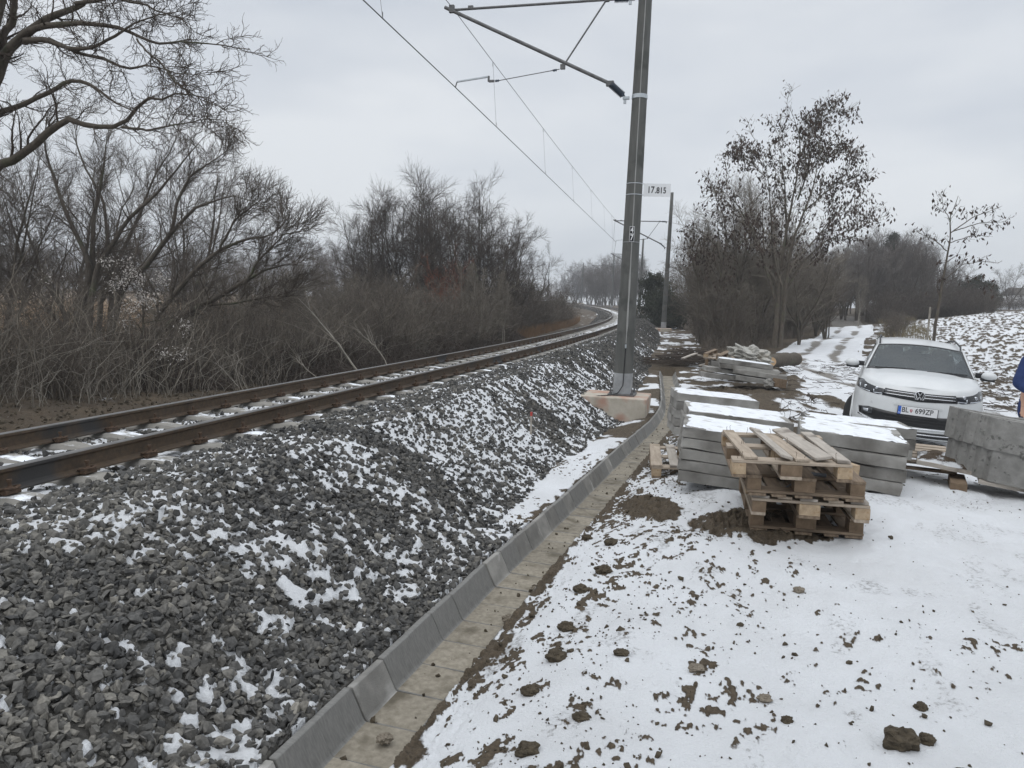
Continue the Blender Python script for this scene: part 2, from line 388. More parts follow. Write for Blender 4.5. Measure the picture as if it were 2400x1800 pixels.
# ------------------------------------------------------------------ materials
def mat_base(name, col=(.5, .5, .5), rough=.8, metal=0.0, spec=.3):
    m = bpy.data.materials.new(name); m.use_nodes = True
    b = m.node_tree.nodes['Principled BSDF']
    b.inputs['Base Color'].default_value = (*col, 1); b.inputs['Roughness'].default_value = rough
    b.inputs['Metallic'].default_value = metal; b.inputs['Specular IOR Level'].default_value = spec
    return m, m.node_tree, b
def noisy(name, c0, c1, scale=5.0, detail=6.0, rough=.85, bump=0.0, bscale=None, stretch=None, metal=0.0, spec=.3, c2=None, s2=None, t2=(.55, .65), snowtop=0.0, rnd=0.0):
    m, nt, b = mat_base(name, c0, rough, metal, spec)
    tc = N(nt, 'ShaderNodeTexCoord'); v = tc.outputs['Object']; v0 = v
    if rnd:
        oi = N(nt, 'ShaderNodeObjectInfo'); mm_ = N(nt, 'ShaderNodeMath', operation='MULTIPLY'); mm_.inputs[1].default_value = 37.0; LK(nt, oi.outputs['Random'], mm_.inputs[0])
        va_ = N(nt, 'ShaderNodeVectorMath', operation='ADD'); LK(nt, v, va_.inputs[0]); LK(nt, mm_.outputs[0], va_.inputs[1]); v = va_.outputs[0]; v0 = v
    if stretch:
        mp = N(nt, 'ShaderNodeMapping'); mp.inputs['Scale'].default_value = stretch; LK(nt, v, mp.inputs[0]); v = mp.outputs[0]
    n1 = N(nt, 'ShaderNodeTexNoise', Scale=scale, Detail=detail, Roughness=.6); LK(nt, v, n1.inputs['Vector'])
    mr = N(nt, 'ShaderNodeMapRange'); mr.inputs[1].default_value = .3; mr.inputs[2].default_value = .7; LK(nt, n1.outputs[0], mr.inputs[0])
    mx = N(nt, 'ShaderNodeMixRGB'); mx.inputs[1].default_value = (*c0, 1); mx.inputs[2].default_value = (*c1, 1); LK(nt, mr.outputs[0], mx.inputs[0])
    co = mx.outputs[0]
    if c2:
        n2 = N(nt, 'ShaderNodeTexNoise', Scale=s2, Detail=5.0); LK(nt, v0, n2.inputs['Vector'])
        r2 = N(nt, 'ShaderNodeMapRange'); r2.inputs[1].default_value = t2[0]; r2.inputs[2].default_value = t2[1]; LK(nt, n2.outputs[0], r2.inputs[0])
        m2 = N(nt, 'ShaderNodeMixRGB'); m2.inputs[2].default_value = (*c2, 1); LK(nt, r2.outputs[0], m2.inputs[0]); LK(nt, co, m2.inputs[1]); co = m2.outputs[0]
    if snowtop:
        ge = N(nt, 'ShaderNodeNewGeometry'); sp = N(nt, 'ShaderNodeSeparateXYZ'); LK(nt, ge.outputs['Normal'], sp.inputs[0])
        n3 = N(nt, 'ShaderNodeTexNoise', Scale=4.0, Detail=8.0, Roughness=.72); LK(nt, v0, n3.inputs['Vector'])
        ad = N(nt, 'ShaderNodeMath', operation='MULTIPLY_ADD'); LK(nt, n3.outputs[0], ad.inputs[0]); ad.inputs[1].default_value = .8; LK(nt, sp.outputs[2], ad.inputs[2])
        r3 = N(nt, 'ShaderNodeMapRange'); r3.inputs[1].default_value = 1.42-snowtop; r3.inputs[2].default_value = 1.50-snowtop; LK(nt, ad.outputs[0], r3.inputs[0])
        m3 = N(nt, 'ShaderNodeMixRGB'); m3.inputs[2].default_value = (.80, .83, .87, 1); LK(nt, r3.outputs[0], m3.inputs[0]); LK(nt, co, m3.inputs[1]); co = m3.outputs[0]
    if rnd:
        rm_ = N(nt, 'ShaderNodeMapRange'); LK(nt, oi.outputs['Random'], rm_.inputs[0]); rm_.inputs[3].default_value = 1-rnd; rm_.inputs[4].default_value = 1+rnd
        if not snowtop:
            sc_ = N(nt, 'ShaderNodeVectorMath', operation='SCALE'); LK(nt, co, sc_.inputs[0]); LK(nt, rm_.outputs[0], sc_.inputs['Scale']); co = sc_.outputs[0]
    LK(nt, co, b.inputs['Base Color'])
    if bump:
        nb = N(nt, 'ShaderNodeTexNoise', Scale=bscale or scale*3, Detail=8.0, Roughness=.65); LK(nt, v, nb.inputs['Vector'])
        bp = N(nt, 'ShaderNodeBump', Strength=1.0, Distance=bump); LK(nt, nb.outputs[0], bp.inputs['Height']); LK(nt, bp.outputs[0], b.inputs['Normal'])
    return m
SNOWC = (.80, .835, .88)
# ground: snow over soil
M_GROUND, gnt, gb = mat_base('ground', rough=.9)
a1 = N(gnt, 'ShaderNodeAttribute', attribute_name='snow'); a2 = N(gnt, 'ShaderNodeAttribute', attribute_name='soil')
tc = N(gnt, 'ShaderNodeTexCoord')
n1 = N(gnt, 'ShaderNodeTexNoise', Scale=38.0, Detail=8.0, Roughness=.70); LK(gnt, tc.outputs['Object'], n1.inputs['Vector'])
ma = N(gnt, 'ShaderNodeMath', operation='MULTIPLY_ADD'); LK(gnt, n1.outputs[0], ma.inputs[0]); ma.inputs[1].default_value = .85; LK(gnt, a1.outputs['Fac'], ma.inputs[2])
mr = N(gnt, 'ShaderNodeMapRange'); mr.inputs[1].default_value = .80; mr.inputs[2].default_value = 1.04; LK(gnt, ma.outputs[0], mr.inputs[0])
n2 = N(gnt, 'ShaderNodeTexNoise', Scale=60.0, Detail=6.0, Roughness=.7); LK(gnt, tc.outputs['Object'], n2.inputs['Vector'])
mr2 = N(gnt, 'ShaderNodeMapRange'); mr2.inputs[1].default_value = .3; mr2.inputs[2].default_value = .7; mr2.inputs[3].default_value = .55; mr2.inputs[4].default_value = 1.45; LK(gnt, n2.outputs[0], mr2.inputs[0])
sc = N(gnt, 'ShaderNodeVectorMath', operation='SCALE'); LK(gnt, a2.outputs['Color'], sc.inputs[0]); LK(gnt, mr2.outputs[0], sc.inputs['Scale'])
n3 = N(gnt, 'ShaderNodeTexNoise', Scale=1.7, Detail=6.0, Roughness=.6); LK(gnt, tc.outputs['Object'], n3.inputs['Vector'])
sn = N(gnt, 'ShaderNodeMixRGB'); sn.inputs[1].default_value = (.58, .585, .59, 1); sn.inputs[2].default_value = (.79, .81, .835, 1); LK(gnt, n3.outputs[0], sn.inputs[0])
mx = N(gnt, 'ShaderNodeMixRGB'); LK(gnt, mr.outputs[0], mx.inputs[0]); LK(gnt, sc.outputs[0], mx.inputs[1]); LK(gnt, sn.outputs[0], mx.inputs[2])
LK(gnt, mx.outputs[0], gb.inputs['Base Color'])
bp = N(gnt, 'ShaderNodeBump', Strength=.9, Distance=.022)
hm = N(gnt, 'ShaderNodeMath', operation='MULTIPLY_ADD'); LK(gnt, mr.outputs[0], hm.inputs[0]); hm.inputs[1].default_value = .35; LK(gnt, n2.outputs[0], hm.inputs[2])
LK(gnt, hm.outputs[0], bp.inputs['Height']); LK(gnt, bp.outputs[0], gb.inputs['Normal'])

M_STONE, snt, sb = mat_base('stone', rough=.85, spec=.25)
a1 = N(snt, 'ShaderNodeAttribute', attribute_name='tone'); cr = N(snt, 'ShaderNodeValToRGB')
el = cr.color_ramp.elements; el[0].color = (.040, .040, .040, 1); el[1].color = (.24, .225, .195, 1); e = el.new(.35); e.color = (.088, .086, .082, 1); e = el.new(.75); e.color = (.148, .14, .125, 1)
LK(snt, a1.outputs['Fac'], cr.inputs[0])
n2 = N(snt, 'ShaderNodeTexNoise', Scale=70.0, Detail=5.0); tc = N(snt, 'ShaderNodeTexCoord'); LK(snt, tc.outputs['Object'], n2.inputs['Vector'])
mr2 = N(snt, 'ShaderNodeMapRange'); mr2.inputs[1].default_value = .3; mr2.inputs[2].default_value = .7; mr2.inputs[3].default_value = .7; mr2.inputs[4].default_value = 1.3; LK(snt, n2.outputs[0], mr2.inputs[0])
sc = N(snt, 'ShaderNodeVectorMath', operation='SCALE'); LK(snt, cr.outputs[0], sc.inputs[0]); LK(snt, mr2.outputs[0], sc.inputs['Scale']); LK(snt, sc.outputs[0], sb.inputs['Base Color'])
bp = N(snt, 'ShaderNodeBump', Strength=.6, Distance=.004); LK(snt, n2.outputs[0], bp.inputs['Height']); LK(snt, bp.outputs[0], sb.inputs['Normal'])

M_SOIL = noisy('soil', (.042, .034, .024), (.105, .085, .058), 25, bump=.012, bscale=60, rough=.95)
M_RAIL = noisy('rail_steel', (.055, .040, .028), (.10, .068, .042), 4, stretch=(6, 6, 6), rough=.7, bump=.001, c2=(.045, .043, .042), s2=1.2, spec=.4)
M_HEAD = noisy('rail_head', (.13, .125, .12), (.19, .185, .18), 8, rough=.45, metal=.5, spec=.5)
M_SLEEPER = noisy('sleeper_concrete', (.20, .19, .17), (.31, .295, .27), 6, bump=.002, snowtop=.06, rnd=.2)
M_SLEEPER2 = noisy('sleeper_concrete_bare', (.19, .18, .16), (.29, .275, .25), 6, bump=.002, snowtop=-.02, rnd=.2)
M_CLIP = noisy('clip_rust', (.05, .033, .024), (.11, .07, .045), 30, rough=.8)
M_CHAN = noisy('channel_concrete', (.175, .17, .158), (.28, .27, .25), 9, bump=.003, bscale=120, c2=(.38, .37, .35), s2=6.0, t2=(.60, .74), rnd=.25)
M_CHANF = noisy('channel_floor', (.17, .15, .115), (.29, .26, .21), 30, bump=.002, bscale=90, c2=(.11, .095, .07), s2=6.0, t2=(.52, .72), rnd=.12)
M_SLAB = noisy('slab_concrete', (.24, .232, .215), (.345, .335, .312), 5, bump=.003, bscale=50, c2=(.12, .112, .10), s2=2.6, t2=(.42, .68), rnd=.2)
M_NEST = noisy('nest_concrete', (.155, .15, .14), (.25, .245, .23), 12, bump=.003, bscale=90, c2=(.10, .098, .09), s2=18, t2=(.60, .68), rnd=.12)
M_SNOW = noisy('snow', (.68, .70, .725), (.78, .80, .83), 8, rough=.9, bump=.006, bscale=25, c2=(.34, .32, .29), s2=7, t2=(.53, .78), spec=.2)
M_WOOD = noisy('pallet_wood', (.26, .212, .165), (.42, .352, .28), 4, stretch=(1.0, 9, 9), bump=.0012, bscale=18, c2=(.27, .22, .165), s2=3.0)
M_WOOD2 = noisy('pallet_wood_wet', (.12, .088, .062), (.25, .19, .135), 4, stretch=(1.0, 9, 9), bump=.0012, bscale=18, c2=(.11, .085, .062), s2=3.0)
M_WOODG = noisy('pallet_wood_grey', (.30, .27, .235), (.44, .40, .35), 4, stretch=(1.0, 12, 12), bump=.0012, bscale=18, c2=(.2, .175, .15), s2=4.0)
M_BLOCK = noisy('block_wood', (.29, .215, .14), (.45, .345, .235), 24, bump=.002, bscale=60, c2=(.3, .2, .11), s2=30)
M_BLOCKD = noisy('block_wood_dark', (.12, .085, .055), (.21, .15, .10), 20, bump=.002, bscale=60)
M_MAST = noisy('mast_concrete', (.075, .077, .072), (.135, .135, .127), 1.4, stretch=(5, 5, 1), bump=.002, bscale=60, rough=.8, c2=(.065, .068, .062), s2=2.0)
M_MASTB = noisy('mast_foot', (.24, .25, .255), (.38, .39, .40), 5, rough=.6, bump=.003)
M_SEAM = noisy('mast_seam', (.25, .25, .24), (.36, .355, .34), 3, rough=.8)
M_FOUND = noisy('foundation', (.37, .33, .27), (.50, .46, .39), 5, bump=.004, bscale=30, c2=(.40, .25, .19), s2=2.2, t2=(.46, .60))
M_STEEL = noisy('galvanised', (.085, .085, .085), (.16, .16, .16), 9, rough=.55, metal=.3, spec=.5)
M_GALV = noisy('galvanised_bright', (.42, .45, .47), (.58, .61, .63), 9, rough=.35, metal=.8, spec=.5)
M_INS = mat_base('insulator', (.055, .07, .095), .45)[0]
M_WIRE = mat_base('wire', (.045, .045, .045), .6)[0]
M_DROP = mat_base('dropper_wire', (.16, .165, .17), .6)[0]
M_SIGN = noisy('sign_white', (.70, .71, .72), (.76, .77, .78), 6, rough=.4)
M_BLACK = mat_base('black', (.012, .012, .014), .5)[0]
M_WHITE = mat_base('white', (.8, .8, .8), .5)[0]
M_CABLE = mat_base('cable', (.02, .02, .022), .5)[0]
M_BARK = noisy('bark', (.060, .050, .040), (.115, .098, .078), 6, stretch=(3, 3, 1), bump=.01, bscale=14, c2=(.085, .09, .055), s2=2.0, t2=(.55, .7))
M_TWIG = noisy('twigs', (.055, .045, .037), (.09, .072, .058), 2, rough=.9)
M_TWIGW = noisy('willow_twigs', (.072, .060, .049), (.115, .096, .078), 1, rough=.9)
M_BROWN = noisy('shrub_stems', (.074, .062, .050), (.150, .127, .105), .8, rough=.95)
M_GREYS = noisy('shrub_grey', (.12, .105, .085), (.21, .185, .15), .8, rough=.95)
M_RED = noisy('shrub_red', (.17, .06, .035), (.24, .10, .06), .8, rough=.95)
M_PALE = noisy('pale_bark', (.17, .155, .13), (.30, .275, .235), 5, rough=.9)
M_LEAF = noisy('dead_leaf', (.038, .027, .022), (.070, .046, .035), 3, rough=.9)
M_GREEN = noisy('evergreen', (.030, .035, .024), (.055, .060, .040), 2, rough=.9)
M_REED = noisy('reed', (.30, .215, .14), (.44, .33, .225), 2, rough=.9)
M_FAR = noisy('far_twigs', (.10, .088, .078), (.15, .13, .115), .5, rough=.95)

# ------------------------------------------------------------------ the ground as one sheet
th = np.concatenate([np.linspace(-180, -47, 60)[:-1], np.linspace(-47, 47, 1330), np.linspace(47, 180, 60)[1:]])
rr = [0.25]
while rr[-1] < 420:
    r_ = rr[-1]
    rr.append(r_*(1.0+(.05 if r_ < 1.9 else .0042 if r_ < 7 else .0055 if r_ < 11 else .0075 if r_ < 30 else .012 if r_ < 120 else .05)))
rr = np.array(rr)
TH, RR = np.meshgrid(np.radians(th), rr)
gx = (RR*np.sin(TH)).ravel(); gy = (RR*np.cos(TH)).ravel()
h, snow, col, bmk, _, _, _ = ground(gx, gy)
nr, na = TH.shape
i = np.arange(nr-1)[:, None]*na; j = np.arange(na-1)[None]
Fg = np.stack([i+j, i+j+1, i+na+j+1, i+na+j], -1).reshape(-1, 4)[:, ::-1]
g = mesh_np('ground', np.stack([gx, gy, h], 1), Fg, M_GROUND, True, attrs={'snow': snow, 'soil': col})
tag(g, 'uneven snow covered ground with bare soil, embankment, field and track', 'ground', kind='structure')
g.data.shade_smooth() if hasattr(g.data, 'shade_smooth') else None

# ------------------------------------------------------------------ ballast stones (one mass, nobody could count them)
rng = np.random.default_rng(5)
def hull_stone(seed, n):
    r = np.random.default_rng(seed)
    p = r.normal(size=(n, 3)); p /= np.linalg.norm(p, axis=1, keepdims=True)
    p *= r.uniform(.75, 1.1, (n, 1)); p *= np.array([1.0, r.uniform(.6, .95), r.uniform(.45, .75)])
    bm = bmesh.new()
    for q in p: bm.verts.new(q)
    bmesh.ops.convex_hull(bm, input=bm.verts)
    bmesh.ops.delete(bm, geom=[v for v in bm.verts if not v.link_faces], context='VERTS')
    bmesh.ops.triangulate(bm, faces=bm.faces)
    bm.verts.index_update()
    V = np.array([v.co[:] for v in bm.verts]); Fa = np.array([[v.index for v in f.verts] for f in bm.faces]); bm.free()
    return V, Fa
def rand_rot(n, rg):
    q = rg.normal(size=(n, 4)); q /= np.linalg.norm(q, axis=1, keepdims=True); w_, x_, y_, z_ = q.T
    return np.stack([1-2*(y_*y_+z_*z_), 2*(x_*y_-z_*w_), 2*(x_*z_+y_*w_), 2*(x_*y_+z_*w_), 1-2*(x_*x_+z_*z_), 2*(y_*z_-x_*w_), 2*(x_*z_-y_*w_), 2*(y_*z_+x_*w_), 1-2*(x_*x_+y_*y_)], 1).reshape(-1, 3, 3)
def scatter(name, P, size, tone, nv, mat, ntemp=10, seed=0, flat=1.0):
    Vs, Fs, Ts = [], [], []; off = 0; rg = np.random.default_rng(seed)
    which = rg.integers(0, ntemp, len(P)); Rm = rand_rot(len(P), rg)
    for k in range(ntemp):
        V, Fa = hull_stone(seed*50+k, nv); m = which == k
        if not m.any(): continue
        v = np.einsum('nij,vj->nvi', Rm[m], V)*size[m][:, None, None]; v[:, :, 2] *= flat
        v = v+P[m][:, None]
        n_ = m.sum(); Vs.append(v.reshape(-1, 3)); Fs.append((Fa[None]+(np.arange(n_)*len(V))[:, None, None]).reshape(-1, 3)+off); off += n_*len(V)
        Ts.append(np.repeat(tone[m], len(V)))
    return mesh_np(name, np.concatenate(Vs), np.concatenate(Fs), mat, False, attrs={'tone': np.concatenate(Ts)})
tt, uu, ss = [], [], []
def zone(t0, t1, u0, u1, dens, smin, smax):
    n_ = int((t1-t0)*(u1-u0)*dens)
    tt.append(rng.uniform(t0, t1, n_)); uu.append(rng.uniform(u0, u1, n_)); ss.append(rng.uniform(smin, smax, n_)*rng.choice([.65, 1, 1, 1.25], n_))
zone(-5, 1, .9, 3.9, 2900, .014, .034)
zone(1, 5, .9, 3.9, 2000, .014, .034)
zone(5, 12, .9, 4.6, 980, .017, .035)
zone(12, 26, .9, 4.6, 420, .024, .042)
zone(26, 60, .8, 4.6, 170, .034, .055)
zone(-6, 14, -.72, .72, 800, .018, .034)
zone(14, 30, -.72, .72, 380, .024, .04)
zone(-6, 12, -1.9, -.78, 420, .018, .034)
zone(12, 40, -2.4, -.78, 190, .026, .042)
zone(60, 150, -3.2, -.8, 45, .06, .09)
zone(60, 150, .8, 3.6, 45, .06, .09)
T_ = np.concatenate(tt); U_ = np.concatenate(uu); S_ = np.concatenate(ss)
P = track(T_, U_)
h, sn_, _, bm_, w_, _, _ = ground(P[:, 0], P[:, 1])
# gaps where sleepers lie
ph = (T_ % 0.6); onsl = (np.abs(ph-.3) < .155) & (np.abs(U_) < 1.04)
keep = (bm_ > .45) & ~((np.abs(w_) < .275)) & ~onsl & (rng.random(len(P)) > .72*sstep(.52, .82, sn_))
keep &= np.hypot(P[:, 0], P[:, 1]) > .8
depth = rng.uniform(-.25, .75, len(P))*S_
P[:, 2] = h+depth
tone = np.clip(rng.normal(.42, .2, len(P))+(vnoise(P[:, 0]*1.3, P[:, 1]*1.3, 7)-.5)*.25+.14*sstep(5.2, 3.2, P[:, 1]), 0, 1)
nearm = keep & (T_ < 12)
st1 = scatter('ballast_stones', P[nearm], S_[nearm], tone[nearm], 13, M_STONE, 12, 1)
tag(st1, 'dark grey crushed stone ballast beside and between the rails', 'ballast', kind='stuff')
fm = keep & (T_ >= 12)
st2 = scatter('distant_ballast_stones', P[fm], S_[fm], tone[fm], 9, M_STONE, 8, 2)
tag(st2, 'crushed stone ballast farther along the curving embankment', 'ballast', kind='stuff')
# soil crumbs on the snow to the right of the ditch and a few in the channel
n_ = 42000
cxy = np.stack([rng.uniform(-1, 7, n_), 1.6+11.4*rng.random(n_)**1.4], 1)
h, sn_, _, _, w_, _, _ = ground(cxy[:, 0], cxy[:, 1])
cl_ = sstep(.46, .66, fbm(cxy[:, 0]*3.2, cxy[:, 1]*2.2, 131, 4)); pr = .38*(sn_ < .3)*(w_ < 50)+(np.where(w_ < 50, np.exp(-np.clip(w_-.3, 0, None)/.9), .05)*.8+.045)*(.12+cl_*1.1)
keep = (w_ > .30) & (w_ < 60) & (rng.random(n_) < pr)
size = rng.uniform(.002, .009, n_)*rng.choice([.6, 1, 1.4, 2.6], n_, p=[.35, .4, .18, .07])
Pc = np.concatenate([cxy, (h+size*.3)[:, None]], 1)
so = scatter('soil_crumbs', Pc[keep], size[keep], rng.random(keep.sum()), 14, M_SOIL, 8, 3)
tag(so, 'brown crumbs of frozen soil strewn over the snow by the ditch', 'soil', kind='stuff')
n_ = 260
q = rng.integers(20, 240, n_); off_ = rng.uniform(-.13, .15, n_)
px_ = _dx[q]+np.cos(_dh[q])*off_; py_ = _dy[q]-np.sin(_dh[q])*off_; size = rng.uniform(.003, .013, n_)*rng.choice([.5, 1, 1.8], n_)
so = scatter('channel_grit', np.stack([px_, py_, ditch_z(py_)+size*.3], 1), size, rng.random(n_), 12, M_SOIL, 6, 4)
tag(so, 'brown grit and small stones lying in the concrete ditch', 'grit', kind='stuff')

n_ = 9000
t_c = rng.uniform(2, 24, n_); u_c = rng.uniform(-6.6, -1.9, n_); pc_ = track(t_c, u_c); size = rng.uniform(.008, .035, n_)*rng.choice([.5, .8, 1, 1.8], n_)
hc_ = ground(pc_[:, 0], pc_[:, 1])[0]; pc_[:, 2] = hc_+size*.2
tag(scatter('strip_crumbs', pc_, size, rng.random(n_), 12, M_SOIL, 8, 6), 'dark lumps of soil and old ballast on the strip between track and thicket', 'soil', kind='stuff')
def clod(name, label, p, s, seed, squash=.75, mat=None, group=None):
    bm = bmesh.new(); bmesh.ops.create_icosphere(bm, subdivisions=4, radius=1.0)
    rg = random.Random(seed); o = Vector((rg.uniform(0, 50), rg.uniform(0, 50), rg.uniform(0, 50)))
    from mathutils import noise as mn
    for v in bm.verts:
        d = v.co.normalized()
        k = 1+.35*mn.noise(d*1.6+o)+.20*mn.noise(d*4+o)+.10*mn.noise(d*10+o)+.05*mn.noise(d*22+o)
        v.co = Vector((d.x*k*s, d.y*k*s*rg.uniform(.8, .8), d.z*k*s*squash))
    ob = obj_bm(name, bm, mat or M_SOIL, None, False)
    ob.location = (p[0], p[1], gz(p[0], p[1])+s*squash*.45 if len(p) < 3 else p[2])
    tag(ob, label, 'clod of earth' if mat is None else 'stone', group)
    return ob
C1 = [((1.48, 2.58), .062, 'large lumpy brown clod of frozen earth on the snow, biggest one near the bottom right'),
      ((1.585, 2.60), .030, 'dark clod touching the right side of the biggest earth clod'),
      ((1.60, 2.42), .026, 'rounded clod just below and right of the biggest earth clod'),
      ((1.68, 2.34), .022, 'small clod at the lower right end of the row beside the biggest clod'),
      ((1.70, 2.85), .026, 'knobbly clod on the snow just above the biggest earth clod'),
      ((1.12, 2.75), .022, 'oval clod half sunk in the snow left of the biggest earth clod')]
for k, (p, s, l) in enumerate(C1): clod('earth_clod', l, p, s, 40+k, group='clods of earth lying on the snow')
C2 = [((.86, 3.15), .033, 'round brown stone alone on clean snow in the middle foreground'), ((1.09, 2.92), .028, 'flat grey brown stone on the snow right of the foreground clods'),
      ((1.66, 4.05), .032, 'rounded stone on the snow in front of the stacked pallets')]
M_PEB = noisy('pebble', (.13, .11, .085), (.22, .19, .15), 12, bump=.003, bscale=50)
for k, (p, s, l) in enumerate(C2): clod('field_stone', l, p, s, 60+k, .62, M_PEB, 'single stones on the snow')
for k, (p, s) in enumerate([((.12, 3.05), .04), ((.25, 3.35), .05), ((.33, 3.75), .045), ((.10, 2.6), .045), ((.32, 2.8), .035), ((.05, 2.2), .05), ((.55, 3.3), .035), ((.45, 4.3), .045), ((.62, 4.6), .05), ((.75, 5.2), .05), ((.62, 5.6), .04), ((.18, 2.15), .04), ((.40, 2.3), .03)]):
    clod('earth_clod', 'brown earth clod on the snowy bank right of the concrete ditch', p, s, 80+k, .6, group='earth clods on the ditch bank')
clod('ditch_stone', 'dark stone with a snow cap lying in the channel', (.02, 4.42, -1.965), .035, 7, .7, M_PEB)
clod('ditch_stone', 'small brown stone lying alone farther up the channel floor', (.20, 4.95, -1.98), .024, 8, .7, M_PEB)
clod('ditch_stone', 'brown stone in the channel at the bottom edge of the view', (-.52, 3.12, -1.965), .036, 9, .6, M_PEB)

# ------------------------------------------------------------------ rails and sleepers
def rail_profile():
    w = [(-.075, 0), (.075, 0), (.075, .012), (.035, .022), (.011, .034), (.009, .060), (.009, .112), (.016, .122), (.035, .130), (.036, .150), (.030, .158), (.0, .160), (-.030, .158), (-.036, .150), (-.035, .130), (-.016, .122), (-.009, .112), (-.009, .060), (-.011, .034), (-.035, .022), (-.075, .012)]
    return np.array(w)
def rail(name, u0, label):
    ts = np.concatenate([np.arange(-8, 60, .5), np.arange(60, 245, 1.0)])
    prof = rail_profile(); n = len(prof)
    hd = np.interp(ts, _t, _hd)
    c = track(ts, u0, .012)
    V = np.empty((len(ts), n, 3))
    V[:, :, 0] = c[:, None, 0]+prof[None, :, 0]*np.cos(hd)[:, None]
    V[:, :, 1] = c[:, None, 1]-prof[None, :, 0]*np.sin(hd)[:, None]
    V[:, :, 2] = c[:, None, 2]+prof[None, :, 1]+CANT*prof[None, :, 0]
    i = np.arange(len(ts)-1)[:, None]*n; j = np.arange(n)[None]; j2 = (j+1) % n
    Fq = np.stack([i+j, i+j2, i+n+j2, i+n+j], -1).reshape(-1, 4)
    o = mesh_np(name, V.reshape(-1, 3), Fq, M_RAIL, False)
    o.data.materials.append(M_HEAD)
    mi = np.tile(np.isin(np.arange(n), [9, 10, 11, 12]), len(ts)-1).astype(np.int32)
    o.data.polygons.foreach_set('material_index', mi)
    tag(o, label, 'rail'); return o
rail('rail', .75, 'rusty brown steel rail of the curving track, the one nearer to the concrete mast')
rail('rail', -.75, 'rusty brown steel rail of the curving track, the one nearer to the bare thicket')
def sleeper_mesh(mat):
    # profile along u: height and half width of the top, raised at the rail seats
    us = [-1.30, -1.27, -1.02, -.96, -.58, -.50, -.30, 0, .30, .50, .58, .96, 1.02, 1.27, 1.30]
    hz = [-.06, -.045, -.012, 0, 0, -.012, -.045, -.055, -.045, -.012, 0, 0, -.012, -.045, -.06]
    hw = [.085, .10, .10, .098, .098, .10, .085, .08, .085, .10, .098, .098, .10, .10, .085]
    bm = bmesh.new(); rings = []
    for u, z, w in zip(us, hz, hw):
        pts = [(-w-.035, -.20), (-w-.012, z-.035), (-w+.018, z), (w-.018, z), (w+.012, z-.035), (w+.035, -.20)]
        rings.append([bm.verts.new((u, a, b)) for a, b in pts])
    for a, b in zip(rings[:-1], rings[1:]):
        for i in range(6): bm.faces.new((a[i], a[(i+1) % 6], b[(i+1) % 6], b[i]))
    bm.faces.new(rings[0]); bm.faces.new(rings[-1][::-1])
    bmesh.ops.recalc_face_normals(bm, faces=bm.faces)
    me = bpy.data.meshes.new('sleeper'); bm.to_mesh(me); bm.free(); me.materials.append(mat); return me
SM = sleeper_mesh(M_SLEEPER); SM2 = sleeper_mesh(M_SLEEPER2)
def clip_mesh():
    # sprung wire clip: a bent loop pressing on the rail foot, with its bolt
    pts = [(0.085, -.055, .018), (.10, -.03, .030), (.085, -.005, .045), (.060, -.02, .040), (.055, -.045, .036), (.075, -.06, .045), (.12, -.05, .050), (.135, 0, .045), (.12, .05, .050), (.075, .06, .045), (.055, .045, .036), (.060, .02, .040), (.085, .005, .045), (.10, .03, .030), (.085, .055, .018)]
    V, Fq = tubes_np(np.array([resample(pts, 40)]), np.full((1, 40), .0085), 6)
    bm = bmesh.new()
    vv = [bm.verts.new(v) for v in V]
    for f in Fq: bm.faces.new([vv[k] for k in f])
    bm_box(bm, (.10, 0, .022), (.05, .11, .03), bevel=.004)
    bm_lathe(bm, [(.018, .03), (.018, .055), (.011, .058), (.011, .085), (.016, .085), (.016, .10)], (.095, 0, 0), 8)
    bmesh.ops.recalc_face_normals(bm, faces=bm.faces)
    me = bpy.data.meshes.new('rail_clip'); bm.to_mesh(me); bm.free(); me.materials.append(M_CLIP); return me
CM = clip_mesh()
SGRP = 'concrete sleepers under the two rails'
rs = random.Random(3)
k = 0; t = -5.7
while k < 300:
    c = track(t, 0); hd = float(np.interp(t, _t, _hd)); sl_z = (np.interp(t+1, _t, _zr)-np.interp(t, _t, _zr))
    nm = 'sleeper'
    mesh = SM if (rs.random() < .62) else SM2
    R4 = Matrix.Rotation(-hd, 4, 'Z') @ Matrix.Rotation(-math.atan(CANT), 4, 'Y')
    so = bpy.data.objects.new(nm, mesh); COL.objects.link(so)
    so.matrix_world = Matrix.Translation(Vector(c.tolist())) @ R4
    tag(so, 'pale concrete sleeper with thin snow under the rails', 'sleeper', SGRP)
    if t < 26:
        for ur in (-.75, .75):
            for sg in (-1, 1):
                cl = bpy.data.objects.new('rail_clip', CM); COL.objects.link(cl); cl.parent = so
                cl.location = (ur, 0, 0.0); cl.scale = (1, 1, 1)
                cl.rotation_euler = (0, 0, 0 if sg > 0 else PI)
    t += .6; k += 1
vs_, fs_ = [], []; off = 0
base = np.array([v.co[:] for v in SM.vertices])
while t < 243:
    c = track(t, 0); hd = float(np.interp(t, _t, _hd)); v = base.copy()
    x = v[:, 0]*math.cos(hd)+v[:, 1]*math.sin(hd); y = -v[:, 0]*math.sin(hd)+v[:, 1]*math.cos(hd)
    vs_.append(np.stack([x, y, v[:, 2]+CANT*v[:, 0]], 1)+c)
    fs_ += [[q+off for q in p.vertices] for p in SM.polygons if len(p.vertices) == 4]; off += len(v); t += .6
o = mesh_np('far_sleepers', np.concatenate(vs_), np.array(fs_), M_SLEEPER); tag(o, 'far sleepers of the track where it bends out of view', 'sleeper', SGRP, 'stuff')

